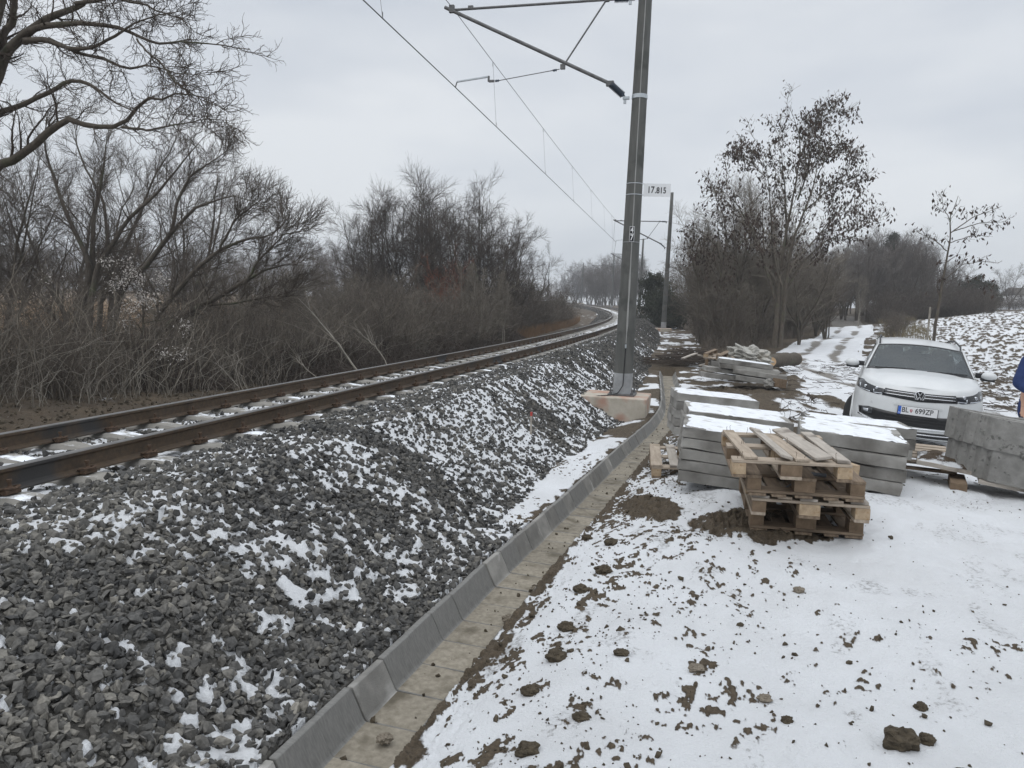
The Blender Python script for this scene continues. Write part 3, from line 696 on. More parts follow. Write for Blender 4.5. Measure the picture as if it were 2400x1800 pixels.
# ------------------------------------------------------------------ concrete ditch of channel segments
def channel_mesh(mirror=False):
    L = .296
    out_ = [(-.262, .150), (-.225, .153), (-.155, .012), (-.145, .0), (.145, .0), (.155, .012), (.225, .153), (.262, .150), (.175, -.05), (-.175, -.05)]
    bm = bmesh.new()
    rr_ = [[bm.verts.new((x, y, z)) for x, z in out_] for y in (0, L)]
    n = len(out_)
    for i in range(n):
        f = bm.faces.new((rr_[0][i], rr_[0][(i+1) % n], rr_[1][(i+1) % n], rr_[1][i])); f.material_index = 1 if i in (3,) else 0
    bm.faces.new(rr_[0]); bm.faces.new(rr_[1][::-1])
    bmesh.ops.recalc_face_normals(bm, faces=bm.faces)
    bmesh.ops.bevel(bm, geom=[e for e in bm.edges if len(e.link_faces) == 2 and e.calc_face_angle(0) > .5], offset=.004, segments=1, affect='EDGES')
    me = bpy.data.meshes.new('channel_segment'); bm.to_mesh(me); bm.free(); me.materials.append(M_CHAN); me.materials.append(M_CHANF); return me
CHM = [channel_mesh() for _ in range(1)]
CHM2 = CHM[0].copy(); CHM2.materials[0] = noisy('channel_concrete_dark', (.15, .148, .14), (.23, .225, .212), 11, bump=.003, bscale=120, stretch=(2, 8, 2))
rs = random.Random(8)
for s in np.arange(.2, _ds[-1]-.3, .300):
    x = float(np.interp(s, _ds, _dx)); y = float(np.interp(s, _ds, _dy)); hd = float(np.interp(s+.15, _ds, _dh))
    if y < .3: continue
    z = float(ditch_z(y)); sl = float(ditch_z(y+.3)-ditch_z(y))/.3
    o = bpy.data.objects.new('channel_segment', CHM2 if rs.random() < .4 else CHM[0]); COL.objects.link(o)
    o.location = (x+rs.uniform(-.004, .004), y, z+rs.uniform(-.003, .003)); o.rotation_euler = (math.atan(sl)+rs.uniform(-.006, .006), rs.uniform(-.01, .01), -hd+rs.uniform(-.012, .012))
    tag(o, 'grey concrete channel segment laid in the drainage ditch beside the embankment', 'drain channel', 'channel segments of the ditch')

# ------------------------------------------------------------------ catenary masts
MS = [(2.10, 14.0, -1.72), (10.25, 51.0, -1.60), (15.2, 91.0, -1.27), (17.0, 131.0, -.75), (15.2, 170.0, -.2), (9.2, 208.0, .1)]
def mast_dir(x, y):
    t, u = track_tu(np.array([x]), np.array([y])); h = float(np.interp(t[0], _t, _hd)); return h
WIRE_C = []; WIRE_M = []
signs = ['17.815', '17.853', '17.893', '', '', '']
labels_m = ['thick dark concrete mast with sign 17.815 on a reddish foundation block by the ditch',
            'concrete mast with sign 17.853, second along the line, on a low pink foundation',
            'third concrete mast along the line with a small white number sign',
            'fourth mast of the line, in front of the far trees right where the track curves',
            'fifth mast, thin against the sky above the inner side of the far bend',
            'farthest mast of the line, nearly hidden by the tall bare trees']
def mast(k, x, y, zf):
    hd = mast_dir(x, y)
    root = empty('catenary_mast', (x, y, zf)); root.rotation_euler = (0, 0, -hd)
    tag(root, labels_m[k], 'mast', 'catenary masts along the track')
    det = k == 0
    H = 9.1
    lean = .010
    seg = 40 if det else 14
    bm = bmesh.new(); rings = []
    zs = [.035, .42, 1.5, 3, 5, 7, H]
    for z in zs:
        r = .180-.0085*z
        rings.append([bm.verts.new((lean*z+r*math.cos(a*2*PI/seg), r*math.sin(a*2*PI/seg), z)) for a in range(seg)])
    for a, b in zip(rings[:-1], rings[1:]):
        for i in range(seg):
            f = bm.faces.new((a[i], a[(i+1) % seg], b[(i+1) % seg], b[i])); f.material_index = 1 if a is rings[0] else 0
    bm.faces.new(rings[-1])
    o = obj_bm('pole', bm, M_MAST, root, True); o.data.materials.append(M_MASTB)
    # foundation
    bm = bmesh.new(); w, d, hh = (1.25, 1.05, .66) if det else (1.1, 1.1, .5)
    bm_box(bm, (-.12 if det else 0, 0, -hh/2), (w, d, hh), bevel=.02)
    for v in bm.verts:
        if v.co.z < -hh*.5: v.co.x *= .95; v.co.y *= .95
    o = obj_bm('foundation', bm, M_FOUND, root)
    if not det: o['label'] = 'low pink concrete foundation'
    ca = -1.0
    reach = 3.62
    # base plate and bolts
    if det:
        bm = bmesh.new(); bm_box(bm, (0, 0, .018), (.50, .50, .03), bevel=.003)
        obj_bm('base_plate', bm, M_STEEL, root)
        for sx in (-1, 1):
            for sy in (-1, 1):
                bm = bmesh.new(); bm_lathe(bm, [(.016, 0), (.016, .10)], (sx*.2, sy*.2, .034), 8); bm_lathe(bm, [(.028, .0), (.028, .024), (.026, .028)], (sx*.2, sy*.2, .036), 6)
                obj_bm('anchor_bolt', bm, M_STEEL, root)
    A = lambda u, v, z: Vector((u, v, z))     # local frame: u away from the track, v along it
    zi, zt_ = 5.45, 7.22                      # heights of the two brackets above the foundation
    zcon = 5.80
    tip = A(-reach, .0, zt_)
    # diagonal tube
    m_ = empty('cantilever', (0, 0, 0)); m_.parent = root
    p0 = A(-.55+lean*zi, 0, zi+.26)
    def tb(n, a, b, r, mt=M_STEEL, s=8, par=m_):
        return tube(n, [tuple(a), tuple((a+b)/2), tuple(b)], r, mt, par, s)
    end = A(-reach-.12, 0, zt_+.04)
    tb('diagonal_tube', p0, end, .034 if det else .04)
    top1 = A(-.5, 0, zt_-.04)
    tb('top_tube', A(-reach+.05, 0, zt_-.02), top1, .025 if det else .032)
    def insul(a, b, n=11):
        bm = bmesh.new(); M4 = axis_mat(a, b); L = (Vector(b)-Vector(a)).length; prof = [(.02, 0)]
        for i in range(n):
            z = L*(.08+.84*i/n); prof += [(.026, z), (.068, z+.004), (.030, z+.020)]
        prof.append((.02, L)); bm_lathe(bm, prof, seg=14, mat4=M4)
        obj_bm('insulator', bm, M_INS, m_, True)
    insul(p0, A(-.22, 0, zi+.02)); insul(top1, A(-.2, 0, zt_-.05))
    for zz in (zi, zt_-.05):
        bm = bmesh.new(); r = .180-.0085*zz+.006; prof = [(r, -.035), (r+.004, -.035), (r+.004, .035), (r, .035)]
        bm_lathe(bm, prof, (lean*zz, 0, zz), 24); bm_box(bm, (-r-.05, 0, zz-.005), (.12, .07, .05), bevel=.004); bm_box(bm, (-r-.07, 0, zz-.04), (.05, .03, .13), bevel=.004)
        obj_bm('bracket', bm, M_GALV if det else M_STEEL, root, False)
    # strut between the tubes
    j = A(-1.39, 0, 6.05); tb('strut', j, A(-.62, 0, zt_-.03), .016)
    for cp_, cs_ in ((j, (.09, .06, .09)), (A(-reach+.02, 0, zt_), (.10, .07, .14)), (A(-reach+.40, 0, zt_), (.10, .05, .07)), (A(-.62, 0, zt_-.03), (.09, .06, .09)), (p0, (.14, .08, .09))):
        bm = bmesh.new(); bm_box(bm, tuple(cp_), cs_, bevel=.006); obj_bm('clamp', bm, M_STEEL, m_)
    # registration rod and steady arm
    tb('registration_rod', A(-1.45, 0, 6.01), A(-2.66, .02, 5.86), .008 if det else .02, s=6)
    if det:
        for pa, pb in ((A(-1.50, 0, 6.0), A(-1.58, 0, 5.99)), (A(-2.62, .02, 5.866), A(-2.70, .02, 5.856))):
            bm = bmesh.new(); bm_lathe(bm, [(.010, 0), (.028, .015), (.012, .03), (.028, .045), (.012, .06), (.028, .07), (.01, .08)], seg=10, mat4=axis_mat(pa, pb)); obj_bm('rod_insulator', bm, M_INS, m_)
    bm = bmesh.new(); bm_box(bm, tuple(A(-2.77, .02, 5.86)), (.11, .03, .045), bevel=.004); bm_box(bm, tuple(A(-2.83, .02, 5.905)), (.035, .03, .11), bevel=.004)
    obj_bm('rod_end_fitting', bm, M_STEEL, m_)
    a_, b_ = A(-2.84, .02, 5.945), A(-3.47, .02, 5.88)
    bm = bmesh.new(); M4 = axis_mat(a_, b_); L = (b_-a_).length
    bm_box(bm, tuple((a_+b_)/2), (L, .030, .035), bevel=.005, rot=Matrix.Rotation(math.atan2(.065, .63), 4, 'Y').inverted())
    obj_bm('steady_arm', bm, M_GALV, m_)
    tb('wire_holder', A(-3.47, .02, 5.875), A(-3.50, .02, 5.78), .012)
    # fluorescent seam and earth cable, sign, numbers
    if k < 3:
        bm = bmesh.new(); xs = -.185*math.sin(hd)
        sg = empty('number_sign', (0, 0, 0)); sg.parent = root
        q = .30 if det else .25
        zs_ = 3.80 if det else 3.9
        ln_ = lean*zs_+.15
        W_, H_ = .49, .235
        Rz = Matrix.Rotation(hd*1.0-rad(6), 4, 'Z')
        base = Matrix.Translation((ln_, 0, zs_)) @ Rz
        bm_box(bm, (0, 0, 0), (W_, .004, H_), rot=Matrix.Identity(4), bevel=.001)
        for v in bm.verts: v.co = base @ (v.co+Vector((W_/2+.02, -.02, 0)))
        obj_bm('sign_panel', bm, M_SIGN, sg)
        Mt = base @ Matrix.Translation((W_/2+.02, -.0235, -.008)) @ Matrix.Rotation(PI/2, 4, 'X')
        s = signs[k]
        text_mesh('number', s[:2], .168, M_BLACK, sg, Mt @ Matrix.Translation((-.115, .006, 0)), sx=.78, off=.0026)
        text_mesh('number', s[2:], .150, M_BLACK, sg, Mt @ Matrix.Translation((.062, -.002, 0)), sx=.80, off=.0026)
        for dz in (-.09, .11):
            bm = bmesh.new(); r = .180-.0085*(zs_+dz)+.003; bm_lathe(bm, [(r, -.006), (r+.004, -.006), (r+.004, .006), (r, .006)], (lean*zs_, 0, zs_+dz), 30)
            bm_box(bm, (0, 0, 0), (.14, .008, .012), rot=Matrix.Identity(4))
            for v in list(bm.verts)[-8:]: v.co = base @ (v.co+Vector((.07, -.017, dz)))
            obj_bm('sign_strap', bm, M_GALV, sg)
    if det:
        # mast number plate facing the viewer and pale seam running down the pole
        fa = math.atan2(-1, -.15)-0.0
        def surf(ang, z, r_add=0.0):
            r = .180-.0085*z+r_add; return Vector((lean*z+r*math.cos(ang), r*math.sin(ang), z))
        ang = -PI/2+hd-rad(7)
        for z, ch in ((3.06, '4'), (2.92, '7')):
            p = surf(ang, z, .006); M4 = Matrix.Translation(p) @ Matrix.Rotation(ang+PI/2, 4, 'Z')
            pl = empty('number_plate'); pl.parent = root
            bm = bmesh.new(); bm_box(bm, (0, 0, 0), (.088, .006, .135), rot=Matrix.Identity(4), bevel=.002); bmesh.ops.transform(bm, matrix=M4, verts=bm.verts); obj_bm('plate_border', bm, M_WHITE, pl)
            bm = bmesh.new(); bm_box(bm, (0, -.004, 0), (.076, .004, .122), rot=Matrix.Identity(4)); bmesh.ops.transform(bm, matrix=M4, verts=bm.verts); obj_bm('plate', bm, M_BLACK, pl)
            text_mesh('digit', ch, .145, M_WHITE, pl, M4 @ Matrix.Translation((0, -.0075, 0)) @ Matrix.Rotation(PI/2, 4, 'X'), sx=.78, off=.0015)
        ang2 = ang+rad(2)
        rr2 = random.Random(4)
        bm = bmesh.new(); pv = []
        for i in range(60):
            z = .9+i*(H-.95)/59
            wd = (.013+.006*rr2.random())*(1.8 if z < 2.4 and z > 1.3 else 1)
            a1 = ang2+rr2.uniform(-.01, .01)+.03*math.sin(z*.9); r = .180-.0085*z
            pv.append((bm.verts.new(surf(a1-wd/r/2, z, .0015)), bm.verts.new(surf(a1, z, .004)), bm.verts.new(surf(a1+wd/r/2, z, .0015))))
        for a, b in zip(pv[:-1], pv[1:]): bm.faces.new((a[0], a[1], b[1], b[0])); bm.faces.new((a[1], a[2], b[2], b[1]))
        obj_bm('casting_seam', bm, M_SEAM, root)
        pts = [surf(ang2, .98, .006), surf(ang2, .8, .014), surf(ang2-.03, .5, .014), surf(ang2-.05, .2, .02), Vector((-.05, -.24, .06)), Vector((-.16, -.36, .02)), Vector((-.36, -.45, .012)), Vector((-.50, -.42, -.02)), Vector((-.60, -.50, -.20))]
        tube('earth_cable', resample([tuple(p) for p in pts], 40), .009, M_CABLE, root, 6)
        bm = bmesh.new(); p = surf(ang2, .93, .012); bm_box(bm, tuple(p), (.03, .02, .07), bevel=.003); obj_bm('cable_lug', bm, M_GALV, root)
        tube('pole_ring', [tuple(surf(a, 2.85, .002)) for a in np.linspace(0, 2*PI, 40)], .003, M_GALV, root, 5)
    R4 = Matrix.Translation((x, y, zf)) @ Matrix.Rotation(-hd, 4, 'Z')
    c_ = R4 @ A(-3.50, .02, 5.775); m2 = R4 @ A(-reach, 0, zt_+.06)
    return np.array(c_[:]), np.array(m2[:])
ends = [mast(k, *m) for k, m in enumerate(MS)]
# the wires (one span after another)
cpts = [(-9.6, -22, 3.95)]+[tuple(e[0]) for e in ends]+[(-6, 246, 6.3)]
mpts = [(-10.5, -22, 5.6)]+[tuple(e[1]) for e in ends]+[(-6, 246, 7.6)]
def lin(a, b, n, sag=0):
    a = np.array(a); b = np.array(b); k = np.linspace(0, 1, n)[:, None]; p = a+(b-a)*k; p[:, 2:3] -= sag*4*k*(1-k); return p
cw_all = np.concatenate([lin(a, b, 12)[:-1] for a, b in zip(cpts[:-1], cpts[1:])]+[np.array([cpts[-1]])])
mw_all = np.concatenate([lin(a, b, 24, .10)[:-1] for a, b in zip(mpts[:-1], mpts[1:])]+[np.array([mpts[-1]])])
line = empty('overhead_line', ends[0][0]); tag(line, 'overhead contact wire and carrier wire with thin droppers, strung along the masts', 'overhead wire')
def towards(o): 
    o.parent = line; o.location = -Vector(line.location); return o
towards(tube('contact_wire', cw_all, .0085, M_WIRE, None, 6)); towards(tube('carrier_wire', mw_all, .0065, M_WIRE, None, 6))
def drop(span, f):
    a, b = np.array(cpts[span]), np.array(cpts[span+1]); c, d = np.array(mpts[span]), np.array(mpts[span+1])
    p = a+(b-a)*f; q = c+(d-c)*f; q[2] -= .10*4*f*(1-f)
    V, Fq = tubes_np(np.array([[p, (p+q)/2, q]]), np.full((1, 3), .0032), 4)
    V2, F2 = tubes_np(np.array([[p, p+[0, 0, .09]], [q-[0, 0, .10], q]]), np.full((2, 2), .0075), 5)
    towards(mesh_np('dropper', np.concatenate([V, V2]), np.concatenate([Fq, F2+len(V)]), M_DROP, False))
for f in (.088, .265, .442, .618, .792, .93): drop(1, f)
drop(0, .905); drop(0, .74)
for sp in (2, 3):
    for f in (.12, .37, .63, .88): drop(sp, f)

# ------------------------------------------------------------------ concrete slabs
def frame(p, yaw=0.0, roll=0.0, pitch=0.0):
    return Matrix.Translation(Vector([float(q) for q in p])) @ Matrix.Rotation(yaw, 4, 'Z') @ Matrix.Rotation(roll, 4, 'Y') @ Matrix.Rotation(pitch, 4, 'X')
def slab(name, label, M4, L, Wd, T, seed, group, snowy=False, cat='concrete slab', mat=None, chip=True):
    rg = random.Random(seed)
    bm = bmesh.new(); nx, ny = 14, 10
    bm_box(bm, (L/2, Wd/2, -T/2), (L, Wd, T), rot=Matrix.Identity(4))
    bmesh.ops.subdivide_edges(bm, edges=bm.edges, cuts=7, use_grid_fill=True)
    from mathutils import noise as mn
    o = Vector((rg.uniform(0, 90), rg.uniform(0, 90), rg.uniform(0, 90)))
    for v in bm.verts:
        e = sum([abs(v.co.x) < 1e-4 or abs(v.co.x-L) < 1e-4, abs(v.co.y) < 1e-4 or abs(v.co.y-Wd) < 1e-4, abs(v.co.z) < 1e-4 or abs(v.co.z+T) < 1e-4])
        n_ = mn.noise_vector(v.co*9+o)
        k = .0015 if e < 2 else .004
        v.co += n_*k
        if e >= 2 and chip:
            q = mn.noise(v.co*5+o*1.7)
            if q > .28: v.co += (Vector((L/2, Wd/2, -T/2))-v.co).normalized()*min(.03, (q-.28)*.12)
    ob = obj_bm(name, bm, mat or M_SLAB, None)
    ob.matrix_world = M4
    tag(ob, label, cat, group)
    if snowy:
        nu, nv = 40, 30
        u = np.linspace(.004, L-.004, nu); v = np.linspace(.004, Wd-.004, nv); Ug, Vg = np.meshgrid(u, v)
        ed = np.minimum.reduce([Ug, L-Ug, Vg, Wd-Vg])
        n_ = fbm(Ug*7+seed*3.1, Vg*7, seed, 4)
        z = .017*sstep(0, .05, ed-(n_-.40)*.20)+(n_-.5)*.008-.006
        F_ = (np.arange(nv-1)[:, None]*nu+np.arange(nu-1)[None])[..., None]+np.array([0, 1, nu+1, nu])
        sn = mesh_np('snow_cap', np.stack([Ug.ravel(), Vg.ravel(), z.ravel()], 1), F_.reshape(-1, 4), M_SNOW, True, ob)
        sn['label'] = 'thin snow layer lying on the slab'
    return ob
ORD = ['top', 'second', 'third', 'fourth', 'bottom']
def stack(desc, p, yaw, roll, L, Wd, T, n, seed, group, pitch=0.0, gap=.008):
    rg = random.Random(seed); words = {5: ['topmost', 'second from the top', 'middle', 'second from the bottom', 'lowest'], 4: ['topmost', 'second from the top', 'third from the top', 'lowest'], 3: ['topmost', 'middle', 'lowest']}[n]
    for i in range(n):
        M4 = frame(p, yaw, roll, pitch) @ Matrix.Translation((rg.uniform(-.012, .012), rg.uniform(-.012, .012), -i*(T+gap))) @ Matrix.Rotation(rg.uniform(-.008, .008), 4, 'Z')
        slab('concrete_slab', '%s slab of the %s' % (words[i], desc)+(', snow on it' if i == 0 else ''), M4, L, Wd, T, seed*10+i, group, snowy=(i == 0))
stack('concrete stack directly behind the wooden pallets', (1.55, 6.58, -1.08), rad(-15), rad(4.0), .98, .80, .092, 5, 1, 'slabs of the stack behind the pallets')
stack('concrete stack second in the row by the ditch', (1.86, 7.72, -1.10), rad(-9), rad(4.0), 1.06, .86, .10, 5, 2, 'slabs of the second stack in the row')
stack('concrete stack farthest in the row by the ditch', (2.20, 9.72, -1.15), rad(-4), rad(4.0), 1.06, .70, .105, 5, 3, 'slabs of the farthest stack in the row')
stack('concrete stack between the pallets and the car', (2.66, 6.72, -1.09), rad(-20), rad(3.6), .90, .88, .112, 4, 4, 'slabs of the stack in front of the car')
stack('low snowy stack just in front of the car', (3.12, 7.62, -1.13), rad(-10), rad(3.0), 1.02, .55, .10, 3, 5, 'slabs of the low stack by the bumper')
# loose far slabs
FG = 'loosely piled slabs behind the ditch'
b0 = at(1680, 842, 17.5)
fs_ = [((-.0, -.1, -.32), .10, 1.10, .5, 'long slab lying flat at the bottom left of the loose slab pile'), ((.05, .1, -.19), -.05, .9, .5, 'slab second from the ground on the left of the loose pile'),
       ((.65, -.25, -.34), -.35, 1.15, .45, 'slanting lowest slab on the right of the loose pile'), ((.62, -.12, -.20), -.32, 1.2, .5, 'slab in the middle of the loose pile with a small wooden wedge'),
       ((.35, .0, -.09), -.22, 1.35, .55, 'long upper slab of the loose pile below its snowy top slab'), ((.30, .05, .03), -.24, 1.25, .55, 'snow covered top slab of the loose pile beyond the ditch')]
for i, (q, yw, L, Wd, l) in enumerate(fs_):
    slab('concrete_slab', l, frame((b0[0]+q[0]-.25, b0[1]+q[1], b0[2]+q[2]), yw, rad(5.5)), L, Wd, .105, 70+i, FG, snowy=(i == 5))

# ------------------------------------------------------------------ pallets
def deal(name, c, s, mat, parent, rz=0.0, rg=None, rot=None):
    bm = bmesh.new(); rg = rg or random
    R4 = rot if rot is not None else Matrix.Rotation(rz, 4, 'Z')
    # long axis along local x for the grain
    bm_box(bm, (0, 0, 0), s, rot=Matrix.Identity(4), bevel=.0025)
    o = obj_bm(name, bm, mat, parent); o.matrix_local = Matrix.Translation(Vector(c)) @ R4
    return o
def pallet(label, M4, seed, flip=False, dark=False, broken=0, boards=5, group='wooden pallets'):
    rg = random.Random(seed); root = empty('wooden_pallet'); root.matrix_world = M4
    tag(root, label, 'pallet', group)
    Wd, Ln = .80, 1.20
    wm = M_WOOD2 if dark else M_WOOD
    Zf = (lambda z: .144-z) if flip else (lambda z: z)
    q90 = Matrix.Rotation(PI/2, 4, 'Z')
    # three bottom runners along the length (y), nine blocks, three cross boards (x), deck boards (y)
    for x in (-Wd/2+.05, 0, Wd/2-.05):
        deal('runner', (x, 0, Zf(.011)), (Ln, .10 if x else .145, .022), M_WOOD2 if rg.random() < .6 else wm, root, rot=q90)
        for y in (-Ln/2+.0725, 0, Ln/2-.0725):
            bm = bmesh.new(); bm_box(bm, (x+rg.uniform(-.004, .004), y, Zf(.061)), (.098 if x else .143, .143, .077), bevel=.002); obj_bm('block', bm, M_BLOCKD if dark or (rg.random() < .25) else M_BLOCK, root)
    for y in (-Ln/2+.0725, 0, Ln/2-.0725):
        deal('cross_board', (0, y, Zf(.111)), (Wd, .143, .020), wm, root)
    if broken != 2:
        xs = [-.335, -.17, 0, .17, .335] if boards == 5 else list(np.linspace(-.335, .335, boards))
        for i, x in enumerate(xs):
            deal('deck_board', (x+rg.uniform(-.01, .01), rg.uniform(-.01, .01), Zf(.133)), (Ln, .10 if i % 2 else .12, .020), [wm, M_WOOD2 if dark else M_WOODG, wm][rg.randrange(3)], root, rot=q90 @ Matrix.Rotation(rg.uniform(-.012, .012), 4, 'Z'))
    return root
PY = rad(-2)
px0, py0 = 1.985, 5.50
tl = rad(1.5)
zb = -1.60
tl = rad(-.8); PS = Matrix.Diagonal((.95, .96, 1, 1)); f1 = frame((2.235, 5.66, zb+.015), rad(-13), tl, 0) @ PS
pallet('dark lowest pallet of the pile, lying upside down on bare soil', f1, 1, flip=True, dark=True, group='pallets piled in front of the slabs')
pallet('second pallet from the ground with light new blocks at its front', frame((2.19, 5.51, zb+.175), rad(-13), tl, 0) @ PS, 2, group='pallets piled in front of the slabs')
pallet('third pallet from the ground, upside down, darker wood, under the broken one', frame((2.13, 5.49, zb+.320), rad(-12), tl, 0) @ PS, 3, flip=True, dark=True, group='pallets piled in front of the slabs')
top = pallet('topmost pallet of the pile with its deck boards torn loose', frame((2.00, 5.42, zb+.465), rad(-12), rad(-1.6), 0) @ PS, 4, broken=2, group='pallets piled in front of the slabs')
q90 = Matrix.Rotation(PI/2, 4, 'Z')
def db(x0, y0, x1, y1, z0, z1, w, mat, roll=0.0):
    a = Vector((x0, y0, z0)); b = Vector((x1, y1, z1)); L = (b-a).length
    rot = (b-a).to_track_quat('X', 'Z').to_matrix().to_4x4() @ Matrix.Rotation(roll, 4, 'X')
    bm = bmesh.new(); bm_box(bm, (0, 0, 0), (L, w, .020), rot=Matrix.Identity(4), bevel=.0025)
    o = obj_bm('deck_board', bm, mat, top); o.matrix_local = Matrix.Translation((a+b)/2) @ rot; return o
db(-.27, -.59, -.35, .55, .134, .134, .092, M_WOOD)
db(-.03, -.585, -.14, .50, .150, .165, .085, M_WOODG, rad(14))
db(.075, -.59, -.02, .42, .134, .134, .098, M_WOOD)
db(.215, -.57, .06, .50, .150, .172, .115, M_WOODG, rad(-8))
db(.345, -.59, .29, .60, .134, .134, .088, M_WOODG)
rg = random.Random(5)
for (x, y) in [(-.36, -.55), (-.33, -.52), (-.30, -.1), (-.28, -.08), (-.1, -.54), (.03, -.56), (.09, -.55), (.3, -.56), (-.36, .5), (-.33, .53), (-.2, .52), (-.12, .54), (.0, .5), (.22, -.1), (.05, .0), (.12, .02)]:
    a = (x, y, .12); b = (x+rg.uniform(-.012, .012), y+rg.uniform(-.01, .01), .155+rg.uniform(0, .03))
    tube('nail', [a, b, (b[0]+rg.uniform(-.01, .01), b[1], b[2]+.008)], .0016, M_CLIP, top, 5)
# loose bits on and between the pallets
def plank(label, M4, s, mat, name='wooden_plank', cat='plank', group=None):
    bm = bmesh.new(); bm_box(bm, (0, 0, 0), s, rot=Matrix.Identity(4), bevel=.003); o = obj_bm(name, bm, mat); o.matrix_world = M4; tag(o, label, cat, group); return o
plank('short weathered board sticking out of the right side of the pallet pile', frame((2.52, 5.40, zb+.318), rad(62), rad(4)), (.52, .10, .02), M_WOODG)
plank('light squared block lying at the right end of the pile under the top pallet', frame((2.56, 5.66, zb+.40), rad(12), rad(4)), (.10, .34, .09), M_BLOCK, 'wood_block', 'block')
tube('cable_duct', [(1.98, 5.2, zb+.32), (2.12, 5.30, zb+.36), (2.24, 5.4, zb+.39), (2.34, 5.38, zb+.385)], .014, noisy('grey_plastic', (.10, .11, .125), (.17, .18, .2), 8, rough=.5), None, 8)
bpy.data.objects['cable_duct']['label'] = 'bent grey plastic strip stuck between the lower pallets'; bpy.data.objects['cable_duct']['category'] = 'plastic strip'
# pallets under the slab stacks by the bank and one behind the right stack
pallet('small pallet edge sticking out under the second slab stack on the bank', frame((1.98, 8.15, -1.80), rad(-9), tl), 11, group='pallets carrying slabs')
pallet('wooden pallet with light blocks lying between the car and the slab stack', frame((4.15, 7.95, -1.60), rad(62), tl), 12, group='pallets carrying slabs')
# far pallets lying upside down behind the ditch
fp = at(1672, 838, 19.5)
pallet('upturned light pallet beyond the ditch, blocks pointing up', frame((fp[0]+.35, fp[1]+.3, fp[2]-.03), rad(-28), rad(5), rad(3)), 13, flip=True, group='pallets lying by the thicket')
slab('concrete_slab', 'muddy slab propping up the upturned pallet beyond the ditch', frame((fp[0]-.1, fp[1]-.2, fp[2]-.07), rad(-10), rad(2)), 1.4, .5, .17, 91, FG)
b = at(1660, 850, 19.3)
plank('grey post standing under the corner of the upturned pallet', frame((b[0]-.02, b[1]+.1, b[2]-.02)), (.07, .07, .2), M_BLOCKD, 'wood_block', 'block')
c0, c1 = at(1702, 848, 18.6), at(1775, 872, 18.0)
plank('dark wet timber leaning off the upturned pallet', Matrix.Translation(Vector(((c0+c1)/2).tolist())) @ Vector((c1-c0).tolist()).to_track_quat('X', 'Z').to_matrix().to_4x4(), (float(np.linalg.norm(c1-c0)), .30, .13), M_BLOCKD, 'timber_beam', 'timber')
for i, (a, b_, w) in enumerate([((1638, 832), (1668, 842), .12), ((1640, 857), (1672, 848), .10), ((1600, 840), (1632, 828), .10)]):
    A_, B_ = at(*a, 19.8), at(*b_, 20.1)
    plank(['thin board lying left of the upturned pallet', 'grey board sloping on the snow under the upturned pallet', 'loose board near the end of the ditch'][i], Matrix.Translation(Vector(((A_+B_)/2).tolist())) @ Vector((B_-A_).tolist()).to_track_quat('X', 'Z').to_matrix().to_4x4(), (float(np.linalg.norm(B_-A_)), w, .03), M_WOODG)
# rubble beside the loose pile
rb = at(1815, 905, 16.6)
clod('rubble_stone', 'pale stone leaning on the right end of the loose slab pile', (rb[0]-.02, rb[1]+.3, rb[2]+.02), .12, 21, .9, M_SLAB)
plank('short wet wood offcut standing by the loose slab pile', frame((rb[0]+.22, rb[1]+.3, rb[2]+.04), .5, .15), (.25, .2, .2), M_BLOCKD, 'wood_block', 'block')

# ------------------------------------------------------------------ crumpled sheet and felled log by the thicket
from mathutils import noise as mn
M_TARP = noisy('geotextile', (.28, .27, .245), (.50, .49, .45), 3, rough=.9, bump=.01, c2=(.3, .27, .22), s2=2.2, t2=(.55, .68))
tp = at(1765, 862, 19.4)
bm = bmesh.new(); bmesh.ops.create_icosphere(bm, subdivisions=6, radius=1.0)
for v in bm.verts:
    d = v.co.normalized(); r = 1+.35*mn.noise(d*1.8)+.20*(abs(mn.noise(d*3.0+Vector((3, 1, 7))))*2-.5)+.07*(abs(mn.noise(d*7))*2-.5)
    v.co = Vector((d.x*r*.55, d.y*r*.42, d.z*r*.29))
o = obj_bm('crumpled_sheet', bm, M_TARP); o.location = (tp[0]-.05, tp[1], tp[2]+.26); o.rotation_euler = (0, .3, 0)
tag(o, 'crumpled dirty white sheet heaped on the far pallets', 'tarpaulin')
lg0, lg1 = at(1808, 848, 22.0), at(1868, 852, 21.6)
def log(label, a, b, r, cut=True):
    root = empty('felled_log', tuple(a)); pts = resample([tuple(np.array(a)-np.array(a)), tuple((b-a)*.5+[0, 0, .04]), tuple(b-a)], 12)
    V, Fq = tubes_np(pts[None], np.full((1, 12), r)*(1+.08*np.sin(np.arange(12)*2.1)+.05*np.sin(np.arange(12)*5.3)), 18)
    mesh_np('log_trunk', V, Fq, M_BARK, True, root)
    for e, n_ in ((pts[0], pts[0]-pts[1]), (pts[-1], pts[-1]-pts[-2])):
        bm = bmesh.new(); bm_lathe(bm, [(r*.99, -.002), (r*.99, .004)], seg=18, mat4=Matrix.Translation(Vector(e.tolist())) @ Vector(n_.tolist()).to_track_quat('Z', 'Y').to_matrix().to_4x4())
        obj_bm('cut_end', bm, M_CUT, root)
    tag(root, label, 'log', 'felled logs by the thicket'); return root
M_CUT = noisy('cut_wood', (.50, .33, .19), (.62, .44, .27), 20)
log('thick felled log with a pale orange cut end beside the crumpled sheet', at(1801, 848, 21.6)+np.array([0, 0, 0]), at(1866, 842, 23.0), .20)
log('thinner log stub pointing at the viewer in front of the thick log', at(1808, 848, 20.9), at(1790, 842, 22.6), .13)

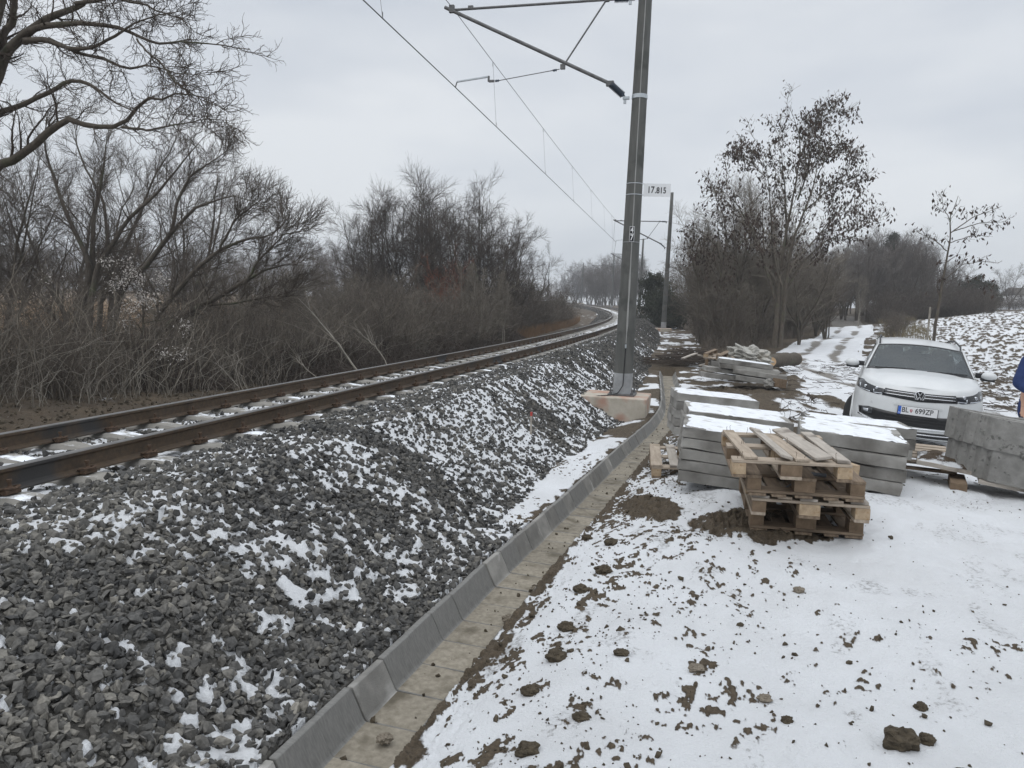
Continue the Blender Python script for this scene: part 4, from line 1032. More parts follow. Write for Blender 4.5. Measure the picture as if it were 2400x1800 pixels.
# ------------------------------------------------------------------ right: nested channel blocks, board with soil
def nested(desc, M4, n, seed, H=.30, step=(-.092, .055), L=.50):
    rg = random.Random(seed); words = ['front', 'second', 'third', 'fourth', 'fifth', 'rearmost']
    for i in range(n):
        bm = bmesh.new(); l_ = L+rg.uniform(-.01, .01)
        P2 = [(0, 0), (.012, -.012), (l_-.03, -.012), (l_, .01), (l_+.16, .20), (l_+.12, .225), (l_-.035, .048), (.05, .048), (-.03, .085), (-.05, .06)]
        a = [bm.verts.new((x, y, 0)) for x, y in P2]; b = [bm.verts.new((x, y, H)) for x, y in P2]; m_ = len(P2)
        for k in range(m_): bm.faces.new((a[k], a[(k+1) % m_], b[(k+1) % m_], b[k]))
        bm.faces.new(a); bm.faces.new(b[::-1])
        bmesh.ops.triangulate(bm, faces=[f_ for f_ in bm.faces if len(f_.verts) > 4])
        o = obj_bm('channel_block', bm, M_NEST); o.matrix_world = M4 @ Matrix.Translation((step[0]*i+rg.uniform(-.008, .008), i*step[1]+.001*i, rg.uniform(-.004, .004))) @ Matrix.Rotation(rg.uniform(-.01, .01), 4, 'Z')
        tag(o, '%s grey channel block standing on end %s' % (words[i], desc), 'channel block', 'nested channel blocks on the board')
nb = np.array([4.50, 6.88, -1.55])
for lay in (0, 1):
    nm = ['in the lower left bundle', 'in the upper left bundle'][lay]
    nested(nm, frame((nb[0]-.02*lay, nb[1], nb[2]+lay*.302), rad(-40), rad(5)), 5, 3+lay)
    nested(['in the lower bundle at the right edge', 'in the upper bundle at the right edge'][lay], frame((nb[0]+.50, nb[1]-.42, nb[2]-.055+lay*.302), rad(-40), rad(5)), 5, 6+lay, step=(.02, .075))
sb_ = slab('stone_board', 'thin board heaped with snow and soil in front of the standing channel blocks', frame((4.05, 7.26, -1.455), rad(-28), rad(6)), 1.15, .55, .04, 33, None, cat='board', mat=M_WOODG)
Mh = frame((4.05, 7.26, -1.455), rad(-28), rad(6))
nu, nv = 80, 44; u = np.linspace(0, 1.13, nu); v = np.linspace(.01, .54, nv); Ug, Vg = np.meshgrid(u, v)
n_ = fbm(Ug*6, Vg*6, 5, 5); hgt = .17*np.exp(-((Ug-.72)/.30)**2-((Vg-.30)/.2)**2)+.05*np.exp(-((Ug-.25)/.25)**2-((Vg-.35)/.2)**2)
ed = np.minimum.reduce([Ug, 1.13-Ug, Vg, .55-Vg]); z = hgt*1.0+(n_-.5)*.10*sstep(0, .1, ed)+.012*sstep(0, .05, ed)-.006
F_ = (np.arange(nv-1)[:, None]*nu+np.arange(nu-1)[None])[..., None]+np.array([0, 1, nu+1, nu])
hp = mesh_np('soil_heap', np.stack([Ug.ravel(), Vg.ravel(), z.ravel()], 1), F_.reshape(-1, 4), M_GROUND, True, None, attrs={'snow': np.clip(.62+(n_.ravel()-.47)*-3+.3*(Vg.ravel()/.5)-.8*np.exp(-((Ug.ravel()-.8)/.25)**2)*sstep(.35, .1, Vg.ravel()), 0, 1), 'soil': np.tile([.075, .055, .038], (nu*nv, 1))})
hp.matrix_world = Mh; tag(hp, 'heap of brown soil half covered with snow, lying on the thin board', 'soil heap')
clod('earth_clod', 'big brown clod on the snowy soil heap beside the channel blocks', tuple(Mh @ Vector((.55, .42, .09))), .085, 11, .8, group=None)
for x_, y_ in ((4.3, 7.1), (5.1, 6.75)):
    plank('short squared timber under the thin board with the soil heap' if x_ < 5 else 'short squared timber under the standing channel blocks', frame((x_+.1, y_+.05, gz(x_, y_)+.04), rad(-28)), (.14, .5, .09), M_BLOCKD, 'wood_block', 'block')
slab('stone_board', 'grey board carrying the standing channel blocks', frame((4.45, 6.90, -1.555), rad(-30), rad(4.5)), 1.9, .75, .035, 34, None, cat='board', mat=M_WOODG)
tube('strap', [(4.42, 7.42, -1.35), (4.40, 7.36, -1.28), (4.39, 7.30, -1.35), (4.38, 7.28, -1.48)], .007, M_WHITE, None, 6); tag(bpy.data.objects['strap'], 'thin white strap end beside the standing channel blocks', 'strap')

# survey stake
sk = empty('survey_stake', (float(at(1244, 1010, 9.6)[0]), 9.6, gz(at(1244, 1010, 9.6)[0], 9.6)))
tag(sk, 'thin wooden survey stake with a red top in the ballast slope', 'stake')
bm = bmesh.new(); bm_box(bm, (0, 0, .1), (.025, .02, .30), bevel=.002); obj_bm('stake_shaft', bm, M_WOODG, sk)
bm = bmesh.new(); bm_box(bm, (0, 0, .27), (.028, .023, .05), bevel=.002); obj_bm('stake_top', bm, mat_base('red_paint', (.45, .06, .05), .6)[0], sk)

# ------------------------------------------------------------------ car
def smoothmat(name, col, rough=.3, metal=0, spec=.5, coat=0.0):
    m, nt, b = mat_base(name, col, rough, metal, spec)
    if 'Coat Weight' in b.inputs: b.inputs['Coat Weight'].default_value = coat; b.inputs['Coat Roughness'].default_value = .06
    return m
M_PAINT = noisy('car_paint', (.52, .535, .535), (.60, .61, .61), 2.5, rough=.28, spec=.5, c2=(.50, .50, .47), s2=3.0, t2=(.60, .85))
_b = M_PAINT.node_tree.nodes['Principled BSDF']; _b.inputs['Coat Weight'].default_value = .5; _b.inputs['Coat Roughness'].default_value = .12
M_TRIM = smoothmat('black_plastic', (.012, .012, .013), .5)
M_GRILLE = smoothmat('grille_black', (.006, .006, .007), .35)
M_CHROME = smoothmat('chrome', (.72, .73, .75), .12, 1.0)
M_LENS = smoothmat('lens', (.022, .024, .027), .22, 0.0, .4, .25)
M_LAMP = smoothmat('lamp_reflector', (.55, .57, .6), .15, .9)
M_TYRE = smoothmat('tyre', (.018, .018, .018), .85)
M_RIM = smoothmat('rim', (.22, .225, .23), .35, .8)
M_INT = smoothmat('interior', (.035, .036, .038), .8)
M_PLATE = smoothmat('plate_white', (.70, .70, .70), .4)
M_BLUE = smoothmat('plate_blue', (.03, .12, .50), .4)
M_REDC = smoothmat('plate_red', (.35, .03, .05), .4)
M_GLASS = bpy.data.materials.new('car_glass'); M_GLASS.use_nodes = True
nt_ = M_GLASS.node_tree; nt_.nodes.clear(); o_ = N(nt_, 'ShaderNodeOutputMaterial'); ms_ = N(nt_, 'ShaderNodeMixShader'); tr_ = N(nt_, 'ShaderNodeBsdfTransparent'); gl_ = N(nt_, 'ShaderNodeBsdfGlossy')
tr_.inputs[0].default_value = (.40, .44, .43, 1); gl_.inputs['Roughness'].default_value = .03; gl_.inputs[0].default_value = (.62, .66, .68, 1)
fr_ = N(nt_, 'ShaderNodeFresnel', IOR=1.5); ad_ = N(nt_, 'ShaderNodeMath', operation='ADD'); ad_.inputs[1].default_value = .05
LK(nt_, fr_.outputs[0], ad_.inputs[0]); LK(nt_, ad_.outputs[0], ms_.inputs[0]); LK(nt_, tr_.outputs[0], ms_.inputs[1]); LK(nt_, gl_.outputs[0], ms_.inputs[2]); LK(nt_, ms_.outputs[0], o_.inputs[0])

CARM = frame((5.385, 9.82, -1.895), rad(-26.0), rad(3.0), rad(-.6)) @ Matrix.Diagonal((.90, .97, 1, 1))
car = empty('parked_car'); car.matrix_world = CARM
tag(car, 'white compact family car with chrome grille lines parked facing the slab stacks', 'car')
LEN = 4.50
def outline(k, inset=0.0, zz=.5):
    """plan outline of the right half from the front centre to the rear centre, k in 0..1 -> (x, y)"""
    hw = .905-inset
    a = k
    if a < .30:            # front: superellipse quarter
        q = a/.30*PI/2; e = 2/2.9
        return (hw*math.sin(q)**e, .88-(.88-inset*.9)*math.cos(q)**e)
    if a < .78:
        return (hw, .88+(a-.30)/.48*(LEN-.88-.45))
    q = (a-.78)/.22*PI/2; e = 2/3.2
    return (hw*math.cos(q)**e, LEN-.45+(.45-inset)*math.sin(q)**e)
def belt(y):
    return float(np.interp(y, [0, .1, .3, .6, 1.0, 1.5, 3.5, 4.5], [.865, .885, .93, .985, 1.03, 1.045, 1.075, 1.06]))
VZ = [(0.0, .10), (.05, .035), (.16, .012), (.30, .0), (.45, .0), (.60, .008), (.74, .022), (.86, .05), (.94, .078), (1.0, .115)]   # v, inset
def side_pt(k, v, off=0.0):
    ins = float(np.interp(v, [a for a, _ in VZ], [b for _, b in VZ]))-off
    x, y = outline(k, ins); z0 = .20
    # bumper bulge
    return Vector((x, y, z0+(belt(y)-z0)*v))
NK = 120
ks = [i/NK for i in range(NK+1)]
vv_ = sorted(set([0, .05, .1, .16, .22, .3, .38, .45, .52, .6, .67, .74, .8, .86, .9, .94, .97, 1.0]))
ARCH = [(0.88, .335), (3.62, .335)]   # wheel arches: y, radius
bm = bmesh.new()
for sg in (1, -1):
    grid = [[None]*len(vv_) for _ in ks]
    for i, k in enumerate(ks):
        for j, v in enumerate(vv_):
            p = side_pt(k, v); p.x *= sg
            grid[i][j] = bm.verts.new(p)
    for i in range(NK):
        for j in range(len(vv_)-1):
            c = (grid[i][j].co+grid[i+1][j+1].co)/2
            if any(math.hypot(c.y-a, c.z-.31) < r+.02 and abs(c.x) > .70 for a, r in ARCH): continue
            f = (grid[i][j], grid[i+1][j], grid[i+1][j+1], grid[i][j+1]); bm.faces.new(f if sg > 0 else f[::-1])
# bonnet: spans between the shoulders up to the windscreen
WS0 = 1.02
kk = [k for k in ks if outline(k, .115)[1] <= WS0+.02 and k < .5]
nxb = 16
def bonnet_pt(k, s, off=0.0):
    x, y = outline(k, .115); z = belt(y)
    cr_ = .040*sstep(0, .5, y)+.012
    zz = z+cr_*(1-abs(s)**2.2)-.012*math.exp(-((abs(s)-.72)/.06)**2)*(y > .15)
    return Vector((x*s, y, zz+off))
rows = []
for k in kk[0:]:
    rows.append([bm.verts.new(bonnet_pt(k, -1+2*i/nxb)) for i in range(nxb+1)])
for a, b in zip(rows[:-1], rows[1:]):
    for i in range(nxb): bm.faces.new((a[i], b[i], b[i+1], a[i+1]))
bmesh.ops.remove_doubles(bm, verts=bm.verts, dist=.0008)
body = obj_bm('body', bm, M_PAINT, car, True)
# cabin: roof and pillars as frames round the glass
def cab(y, s, dz=0.0, out=0.0):
    """cabin surface. y from windscreen base to rear; s -1..1 across at the roof edge"""
    return None
WB = [(-.70, 1.02, 1.055), (.70, 1.02, 1.055)]
def ws_pt(a, b, off=0.0):
    """windscreen: a -1..1 across, b 0..1 up"""
    hw_ = .765-.135*b; y0 = .98+.80*b+.05*math.sin(b*PI); z0 = 1.060+.365*b
    y = y0+.16*(abs(a)**2.2)*(1-.35*b)
    z = z0-.045*abs(a)**2*(.4+.6*b)
    return Vector((a*hw_, y-off*.55, z+off*.8))
def grid_obj(name, fn, nu, nv, mat, parent, off=0.0, smooth=True):
    bm = bmesh.new(); g_ = [[bm.verts.new(fn(-1+2*i/nu, j/nv)) for j in range(nv+1)] for i in range(nu+1)]
    for i in range(nu):
        for j in range(nv): bm.faces.new((g_[i][j], g_[i+1][j], g_[i+1][j+1], g_[i][j+1]))
    return obj_bm(name, bm, mat, parent, smooth)
ws = grid_obj('windscreen', lambda a, b: ws_pt(a*.965, .035+.92*b, .004), 20, 10, M_GLASS, car)
# black border behind the windscreen edge
def strip(name, pts_in, pts_out, mat, parent, th_=.006):
    bm = bmesh.new(); a = [bm.verts.new(p) for p in pts_in]; b = [bm.verts.new(p) for p in pts_out]
    n_ = len(a)
    for i in range(n_-1): bm.faces.new((a[i], a[i+1], b[i+1], b[i]))
    o = obj_bm(name, bm, mat, parent, True); m = o.modifiers.new('s', 'SOLIDIFY'); m.thickness = th_; m.offset = 0; return o
for sg in (-1, 1):
    strip('windscreen_border', [ws_pt(sg*.965, b, .002) for b in np.linspace(0, 1, 12)], [ws_pt(sg*1.0, b, .002) for b in np.linspace(0, 1, 12)], M_TRIM, car)
strip('windscreen_border', [ws_pt(a, .035, .004) for a in np.linspace(-1, 1, 20)], [ws_pt(a, -.07, .0) for a in np.linspace(-1, 1, 20)], M_TRIM, car)
strip('windscreen_border', [ws_pt(a, .955, .002) for a in np.linspace(-1, 1, 20)], [ws_pt(a, 1.0, .002) for a in np.linspace(-1, 1, 20)], M_TRIM, car)
# roof
def roof_pt(a, b):
    y = np.interp(b, [0, 1], [0, 1]); base = ws_pt(a, 1.0); yy = base.y+b*(4.25-base.y)
    hw_ = .63+.025*math.sin(b*PI)-.03*b
    z = base.z+.075*math.sin(min(1, b*1.6)*PI*.5)-.02*b*b
    return Vector((a*hw_, yy, z))
grid_obj('roof', roof_pt, 16, 16, M_PAINT, car)
def pillar(name, fa, fb, mat, w0=.03): pass
for sg in (-1, 1):
    # A pillar: between windscreen edge and side window
    inner = [ws_pt(sg*1.0, b, .003) for b in np.linspace(-.06, 1, 14)]
    outer = []
    for b in np.linspace(-.06, 1, 14):
        p = ws_pt(sg*1.0, b); outer.append(Vector((p.x+sg*(.035+.02*(1-b)), p.y+.085+.05*(1-b), p.z-.01-.03*(1-b))))
    strip('front_pillar', inner, outer, M_PAINT, car, .02)
    # roof side rail and side glass
    top_e = [roof_pt(sg, b)+Vector((sg*.02, 0, -.035)) for b in np.linspace(.03, 1, 14)]
    strip('roof_side', [roof_pt(sg, b) for b in np.linspace(0, 1, 14)], [roof_pt(sg, b)+Vector((sg*.03, 0, -.05)) for b in np.linspace(0, 1, 14)], M_PAINT, car, .012)
    bot_e = [Vector((sg*.79, 1.20+(4.30-1.20)*i/13, belt(2.0)-.005)) for i in range(14)]
    strip('side_window', [p+Vector((sg*.008, .05, -.01)) for p in top_e], bot_e, M_GLASS, car, .004)
    # shoulder between body top and window foot
    strip('shoulder', [Vector((sg*.80, 1.0+(4.3-1.0)*i/13, belt(2)+.0)) for i in range(14)], [Vector((sg*(.905-.115), 1.0+(4.3-1.0)*i/13, belt(1.0+3.3*i/13)-.006)) for i in range(14)], M_PAINT, car, .01)
    # roof bar
    tube('roof_bar', [tuple(roof_pt(sg*.97, .04)), tuple(roof_pt(sg*.97, .08)+Vector((0, 0, .045))), tuple(roof_pt(sg*.97, .5)+Vector((0, 0, .05))), tuple(roof_pt(sg*.97, .92)+Vector((0, 0, .045))), tuple(roof_pt(sg*.97, .97))], .014, M_TRIM, car, 8)
    # mirror
    mr_ = empty('mirror'); mr_.parent = car
    bm = bmesh.new(); bmesh.ops.create_icosphere(bm, subdivisions=3, radius=1)
    for v in bm.verts: v.co = Vector((v.co.x*.115+sg*.995, v.co.y*(.085 if v.co.y < 0 else .045)+1.36, v.co.z*(.07 if v.co.z > 0 else .05)+1.075))
    obj_bm('mirror_shell', bm, M_PAINT, mr_, True)
    bm = bmesh.new(); bm_box(bm, (sg*.985, 1.365, 1.03), (.20, .10, .045), bevel=.018); bm_box(bm, (sg*.87, 1.37, 1.08), (.12, .07, .07), bevel=.01); obj_bm('mirror_foot', bm, M_TRIM, mr_)
grid_obj('rear_window', lambda a, b: Vector((a*(.66+.06*(1-b)), 4.36-.14*b, 1.05+.40*b)), 8, 4, M_GLASS, car)
# patches that hug the nose: given in metres across and above ground
def nose(x, z, off=.003):
    sg = 1 if x >= 0 else -1
    ax = abs(x); lo, hi = 0.0, .30
    for _ in range(24):
        m = (lo+hi)/2; y = outline(m, 0)[1]; v = (z-.20)/(belt(y)-.20)
        p = side_pt(m, max(0, min(1, v)), off)
        if p.x < ax: lo = m
        else: hi = m
    y = outline(lo, 0)[1]; v = max(0, min(1.0, (z-.20)/(belt(y)-.20))); p = side_pt(lo, v, off); return Vector((p.x*sg, p.y, z))
def patch(name, tops, bots, mat, parent, off=.004, n=24, th_=.008, nv=3):
    """tops, bots: lists of (x, z) describing upper and lower edge"""
    T2, B2 = resample(tops, n), resample(bots, n)
    bm = bmesh.new(); g_ = []
    for i in range(n):
        g_.append([bm.verts.new(nose(*(T2[i]*(1-j/nv)+B2[i]*(j/nv)), off)) for j in range(nv+1)])
    for i in range(n-1):
        for j in range(nv): bm.faces.new((g_[i][j], g_[i+1][j], g_[i+1][j+1], g_[i][j+1]))
    o = obj_bm(name, bm, mat, parent, True); m = o.modifiers.new('s', 'SOLIDIFY'); m.thickness = th_; m.offset = -1; return o
gr_ = empty('grille'); gr_.parent = car
patch('grille_panel', [(-.46, .856), (0, .850), (.46, .856)], [(-.50, .748), (0, .715), (.50, .748)], M_GRILLE, gr_, .012)
for z_ in (.815, .776): patch('chrome_bar', [(-.47, z_+.006), (0, z_-.002), (.47, z_+.006)], [(-.47, z_), (0, z_-.008), (.47, z_)], M_CHROME, gr_, .016, nv=1, th_=.003)
patch('lower_intake', [(-.80, .545), (-.66, .565), (-.3, .535), (0, .53), (.3, .535), (.66, .565), (.80, .545)], [(-.78, .46), (-.5, .385), (0, .375), (.5, .385), (.78, .46)], M_GRILLE, car, .006, nv=4)
for zz in (.43, .47): patch('intake_slat', [(-.42, zz), (.42, zz)], [(-.42, zz-.008), (.42, zz-.008)], M_TRIM, car, .012, nv=1)
for sg in (-1, 1):
    patch('fog_lamp', [(sg*.76, .545), (sg*.60, .55)], [(sg*.75, .485), (sg*.60, .47)], M_LENS, car, .010, n=8, nv=2)
    patch('fog_reflector', [(sg*.74, .525), (sg*.66, .53)], [(sg*.73, .50), (sg*.66, .495)], M_LAMP, car, .013, n=6, nv=1)
patch('chrome_bar', [(-.80, .452), (-.52, .378), (0, .362), (.52, .378), (.80, .452)], [(-.80, .436), (-.52, .360), (0, .345), (.52, .360), (.80, .436)], M_CHROME, car, .010, nv=1)
patch('lower_lip', [(-.70, .335), (0, .31), (.70, .335)], [(-.70, .215), (0, .21), (.70, .215)], M_TRIM, car, .006)
patch('chrome_bar', [(-.62, .300), (0, .285), (.62, .300)], [(-.62, .288), (0, .270), (.62, .288)], M_CHROME, car, .012, nv=1)
for sg in (-1, 1):
    hl = empty('headlight'); hl.parent = car
    e = [(sg*.43, .835), (sg*.60, .875), (sg*.80, .915), (sg*.865, .90)]; f = [(sg*.43, .775), (sg*.55, .745), (sg*.74, .765), (sg*.865, .80)]
    patch('housing', e, f, M_LENS, hl, .006, nv=4)
    patch('lamp_strip', [(sg*.50, .772), (sg*.62, .768)], [(sg*.50, .763), (sg*.62, .758)], M_LAMP, hl, .012, n=8, nv=1)
    patch('lamp_strip', [(sg*.67, .775), (sg*.82, .795)], [(sg*.67, .764), (sg*.82, .784)], M_LAMP, hl, .012, n=8, nv=1)
    patch('lamp_strip', [(sg*.615, .81), (sg*.625, .81)], [(sg*.615, .765), (sg*.625, .765)], M_LAMP, hl, .012, n=4, nv=1)
    patch('lamp_strip', [(sg*.815, .86), (sg*.826, .86)], [(sg*.815, .79), (sg*.826, .79)], M_LAMP, hl, .012, n=4, nv=1)
    for cx_ in (.575, .735):
        p = nose(sg*cx_, .825, .004); bm = bmesh.new(); bmesh.ops.create_uvsphere(bm, u_segments=14, v_segments=8, radius=.024, matrix=Matrix.Translation(p) @ Matrix.Diagonal((1.2, .4, 1, 1))); obj_bm('lamp_lens', bm, M_LAMP, hl, True)
    p = nose(sg*.50, .625, .004)
for x_ in (-.30, .30, -.62, .62):
    p = nose(x_, .645, .003); bm = bmesh.new(); bm_lathe(bm, [(.022, 0), (.022, .004), (.018, .006)], seg=14, mat4=Matrix.Translation(p) @ Matrix.Rotation(PI/2, 4, 'X')); obj_bm('parking_sensor', bm, M_PAINT, car)
# emblem
em = empty('emblem'); em.parent = car
ep = nose(0, .790, .026); EM = Matrix.Translation(ep) @ Matrix.Rotation(PI/2, 4, 'X') @ Matrix.Rotation(0, 4, 'Z')
bm = bmesh.new(); bm_lathe(bm, [(.066, -.012), (.066, .0)], seg=32, mat4=EM); obj_bm('emblem_disc', bm, M_GRILLE, em)
V, Fq = tubes_np(np.array([[(.066*math.cos(a), .066*math.sin(a), 0) for a in np.linspace(0, 2*PI, 41)]]), np.full((1, 41), .0065), 8)
o = mesh_np('emblem_ring', V, Fq, M_CHROME, True, em); o.matrix_local = EM
def strokes(pts, w=.0125):
    bm = bmesh.new()
    for (a, b) in pts:
        a = Vector((*a, .003)); b = Vector((*b, .003)); d = b-a
        bm_box(bm, tuple((a+b)/2), (d.length, w, .006), rot=d.to_track_quat('X', 'Z').to_matrix().to_4x4())
    return bm
bm = strokes([((-.026, .054), (-.002, .008)), ((.026, .054), (.002, .008))]); o = obj_bm('emblem_v', bm, M_CHROME, em); o.matrix_local = EM
bm = strokes([((-.054, .028), (-.024, -.052)), ((-.024, -.052), (0, -.002)), ((0, -.002), (.024, -.052)), ((.024, -.052), (.054, .028))]); o = obj_bm('emblem_w', bm, M_CHROME, em); o.matrix_local = EM
# number plate
npl = empty('number_plate'); npl.parent = car
PM = Matrix.Translation(nose(0, .585, .018)) @ Matrix.Rotation(rad(4), 4, 'X')
def pbox(name, c, s, mat, bev=.002):
    bm = bmesh.new(); bm_box(bm, c, s, rot=Matrix.Identity(4), bevel=bev); o = obj_bm(name, bm, mat, npl); o.matrix_local = PM; return o
pbox('plate_frame', (0, .004, -.008), (.536, .010, .132), M_TRIM, .004); pbox('plate_panel', (0, -.003, 0), (.520, .006, .110), M_PLATE, .003); pbox('plate_band', (-.239, -.0065, 0), (.040, .003, .108), M_BLUE, .001)
PT = PM @ Matrix.Translation((0, -.0075, 0)) @ Matrix.Rotation(PI/2, 4, 'X')
text_mesh('plate_letters', 'BL', .098, M_BLACK, npl, PT @ Matrix.Translation((-.165, .006, 0)), sx=.92, off=.0006)
text_mesh('plate_letters', '699ZP', .098, M_BLACK, npl, PT @ Matrix.Translation((.085, .006, 0)), sx=.92, off=.0006)
text_mesh('plate_letters', 'SK', .026, M_WHITE, npl, PT @ Matrix.Translation((-.239, -.034, .0015)), sx=1)
bm = bmesh.new(); sh = [(-.016, .020), (.016, .020), (.016, -.002), (.009, -.016), (0, -.022), (-.009, -.016), (-.016, -.002)]
bm.faces.new([bm.verts.new((x, y, .001)) for x, y in sh]); o = obj_bm('plate_shield', bm, M_REDC, npl); o.matrix_local = PT @ Matrix.Translation((-.085, .002, 0))
bm = strokes([((0, .014), (0, -.012)), ((-.008, .006), (.008, .006)), ((-.006, -.002), (.006, -.002))], .0028); o = obj_bm('plate_cross', bm, M_WHITE, npl); o.matrix_local = PT @ Matrix.Translation((-.085, .002, 0))
# wheels
def wheel(x, y, sg, steer=0.0):
    w = empty('wheel'); w.parent = car; w.matrix_local = Matrix.Translation((x, y, .315)) @ Matrix.Rotation(steer, 4, 'Z') @ Matrix.Rotation(sg*PI/2, 4, 'Y')
    bm = bmesh.new(); bm_lathe(bm, [(.215, -.10), (.285, -.105), (.308, -.09), (.318, -.05), (.318, .05), (.308, .09), (.285, .105), (.215, .10)], seg=40); obj_bm('tyre', bm, M_TYRE, w, True)
    bm = bmesh.new(); bm_lathe(bm, [(.216, .060), (.216, .098), (.202, .100), (.196, .06)], seg=40)
    bm_lathe(bm, [(.05, .05), (.05, .085), (.03, .09)], seg=16)
    for i in range(10):
        a = 2*PI*i/10; bm_box(bm, (.125*math.cos(a), .125*math.sin(a), .075), (.16, .034, .02), rot=Matrix.Rotation(a, 4, 'Z'), bevel=.004)
    obj_bm('rim', bm, M_RIM, w); bm = bmesh.new(); bm_lathe(bm, [(.20, 0), (.20, .03)], seg=24); obj_bm('brake_disc', bm, M_TRIM, w)
for sg in (-1, 1):
    wheel(sg*.815, .88, sg, rad(24)); wheel(sg*.80, 3.62, sg)
    for (a, r) in ARCH:
        pts = [(sg*.897, a+(r+.012)*math.cos(q), .31+(r+.012)*math.sin(q)) for q in np.linspace(-.35, PI+.35, 24)]
        tube('wheel_arch', pts, .017, M_PAINT, car, 8)
        bm = bmesh.new(); bm_lathe(bm, [(r+.01, -.12), (r+.01, .10)], seg=28, mat4=Matrix.Translation((sg*.78, a, .31)) @ Matrix.Rotation(sg*PI/2, 4, 'Y'))
        bmesh.ops.delete(bm, geom=[f for f in bm.faces if len(f.verts) > 4 and abs(f.calc_center_median().x) > .80], context='FACES_ONLY'); obj_bm('wheel_well', bm, M_TRIM, car)
bm = bmesh.new(); bm_box(bm, (0, 2.2, .30), (1.5, 4.0, .16), bevel=.03); obj_bm('underbody', bm, M_TRIM, car)
# interior
it = empty('interior'); it.parent = car
bm = bmesh.new(); bm_box(bm, (0, 1.45, .98), (1.40, .55, .16), bevel=.05); obj_bm('dashboard', bm, M_INT, it)
bm = bmesh.new(); bm_box(bm, (0, 2.9, .62), (1.44, 2.6, .3), bevel=.05); obj_bm('cabin_floor', bm, M_INT, it)
for x in (-.36, .36):
    bm = bmesh.new(); bm_box(bm, (x, 2.35, .90), (.50, .16, .62), bevel=.06); bm_box(bm, (x, 2.38, 1.27), (.27, .11, .19), bevel=.045); obj_bm('front_seat', bm, M_INT, it, True)
bm = bmesh.new(); bm_box(bm, (0, 3.3, .98), (1.3, .16, .55), bevel=.06)
for x in (-.42, 0, .42): bm_box(bm, (x, 3.32, 1.24), (.24, .10, .12), bevel=.04)
obj_bm('rear_seat', bm, M_INT, it, True)
sw = np.array([[(.36+.18*math.cos(a), 1.80+.05*math.sin(a), 1.06+.17*math.sin(a)) for a in np.linspace(0, 2*PI, 30)]]); V, Fq = tubes_np(sw, np.full((1, 30), .013), 8); mesh_np('steering_wheel', V, Fq, M_INT, True, it)
bm = bmesh.new(); bm_box(bm, (0, 1.80, 1.37), (.24, .04, .06), bevel=.015); obj_bm('inner_mirror', bm, M_TRIM, it)
for sg, x0 in ((1, .1), (-1, -.62)):
    tube('wiper', [tuple(ws_pt(x0/.74, .0, .02)), tuple(ws_pt((x0+.28)/.74, .03, .02)), tuple(ws_pt((x0+.56)/.74, .045, .02))], .008, M_TRIM, car, 6)

# ------------------------------------------------------------------ person at the edge of the view
def skin_figure(name, nodes, edges, mat, parent=None, root=0, sub=2):
    me = bpy.data.meshes.new(name); me.from_pydata([n[:3] for n in nodes], edges, []); me.materials.append(mat)
    o = link(bpy.data.objects.new(name, me), parent)
    m = o.modifiers.new('skin', 'SKIN')
    if not me.skin_vertices: pass
    sv = me.skin_vertices[0].data
    for i, n in enumerate(nodes): sv[i].radius = (n[3], n[4] if len(n) > 4 else n[3]); sv[i].use_root = (i == root)
    m2 = o.modifiers.new('sub', 'SUBSURF'); m2.levels = sub; m2.render_levels = sub
    m.use_smooth_shade = True
    return o
M_SKIN = noisy('skin', (.50, .29, .20), (.58, .35, .25), 8, rough=.6)
M_JACK = noisy('blue_cloth', (.016, .030, .095), (.028, .048, .14), 12, rough=.9, bump=.004, bscale=30)
M_TROU = noisy('dark_trousers', (.012, .016, .035), (.022, .028, .055), 12, rough=.95, bump=.003)
M_HAIR = noisy('hair', (.03, .022, .016), (.06, .045, .03), 30)
M_BOOT = mat_base('boots', (.02, .018, .016), .7)[0]
PX, PYY = 6.38, 9.0
pz = gz(PX, PYY)
per = empty('person', (PX, PYY, pz), rz=rad(20)); tag(per, 'person in a dark blue jacket at the right edge, one bare hand at the side', 'person')
# local: x right, -y towards the viewer
nodes = [(0, 0, .93, .15, .12), (0, 0, 1.15, .14, .11), (0, .0, 1.36, .16, .11), (0, 0, 1.46, .075, .07), (0, -.01, 1.54, .055), (0, -.02, 1.62, .085, .09), (0, -.02, 1.70, .09, .10), (0, -.01, 1.77, .06, .07),
         (-.11, 0, .86, .10), (-.12, -.03, .48, .065), (-.13, .02, .10, .048), (-.13, -.12, .04, .04),
         (.11, 0, .86, .10), (.12, .02, .48, .065), (.13, .05, .10, .048), (.13, -.09, .04, .04)]
ed = [(0, 1), (1, 2), (2, 3), (3, 4), (4, 5), (5, 6), (6, 7), (0, 8), (8, 9), (9, 10), (10, 11), (0, 12), (12, 13), (13, 14), (14, 15)]
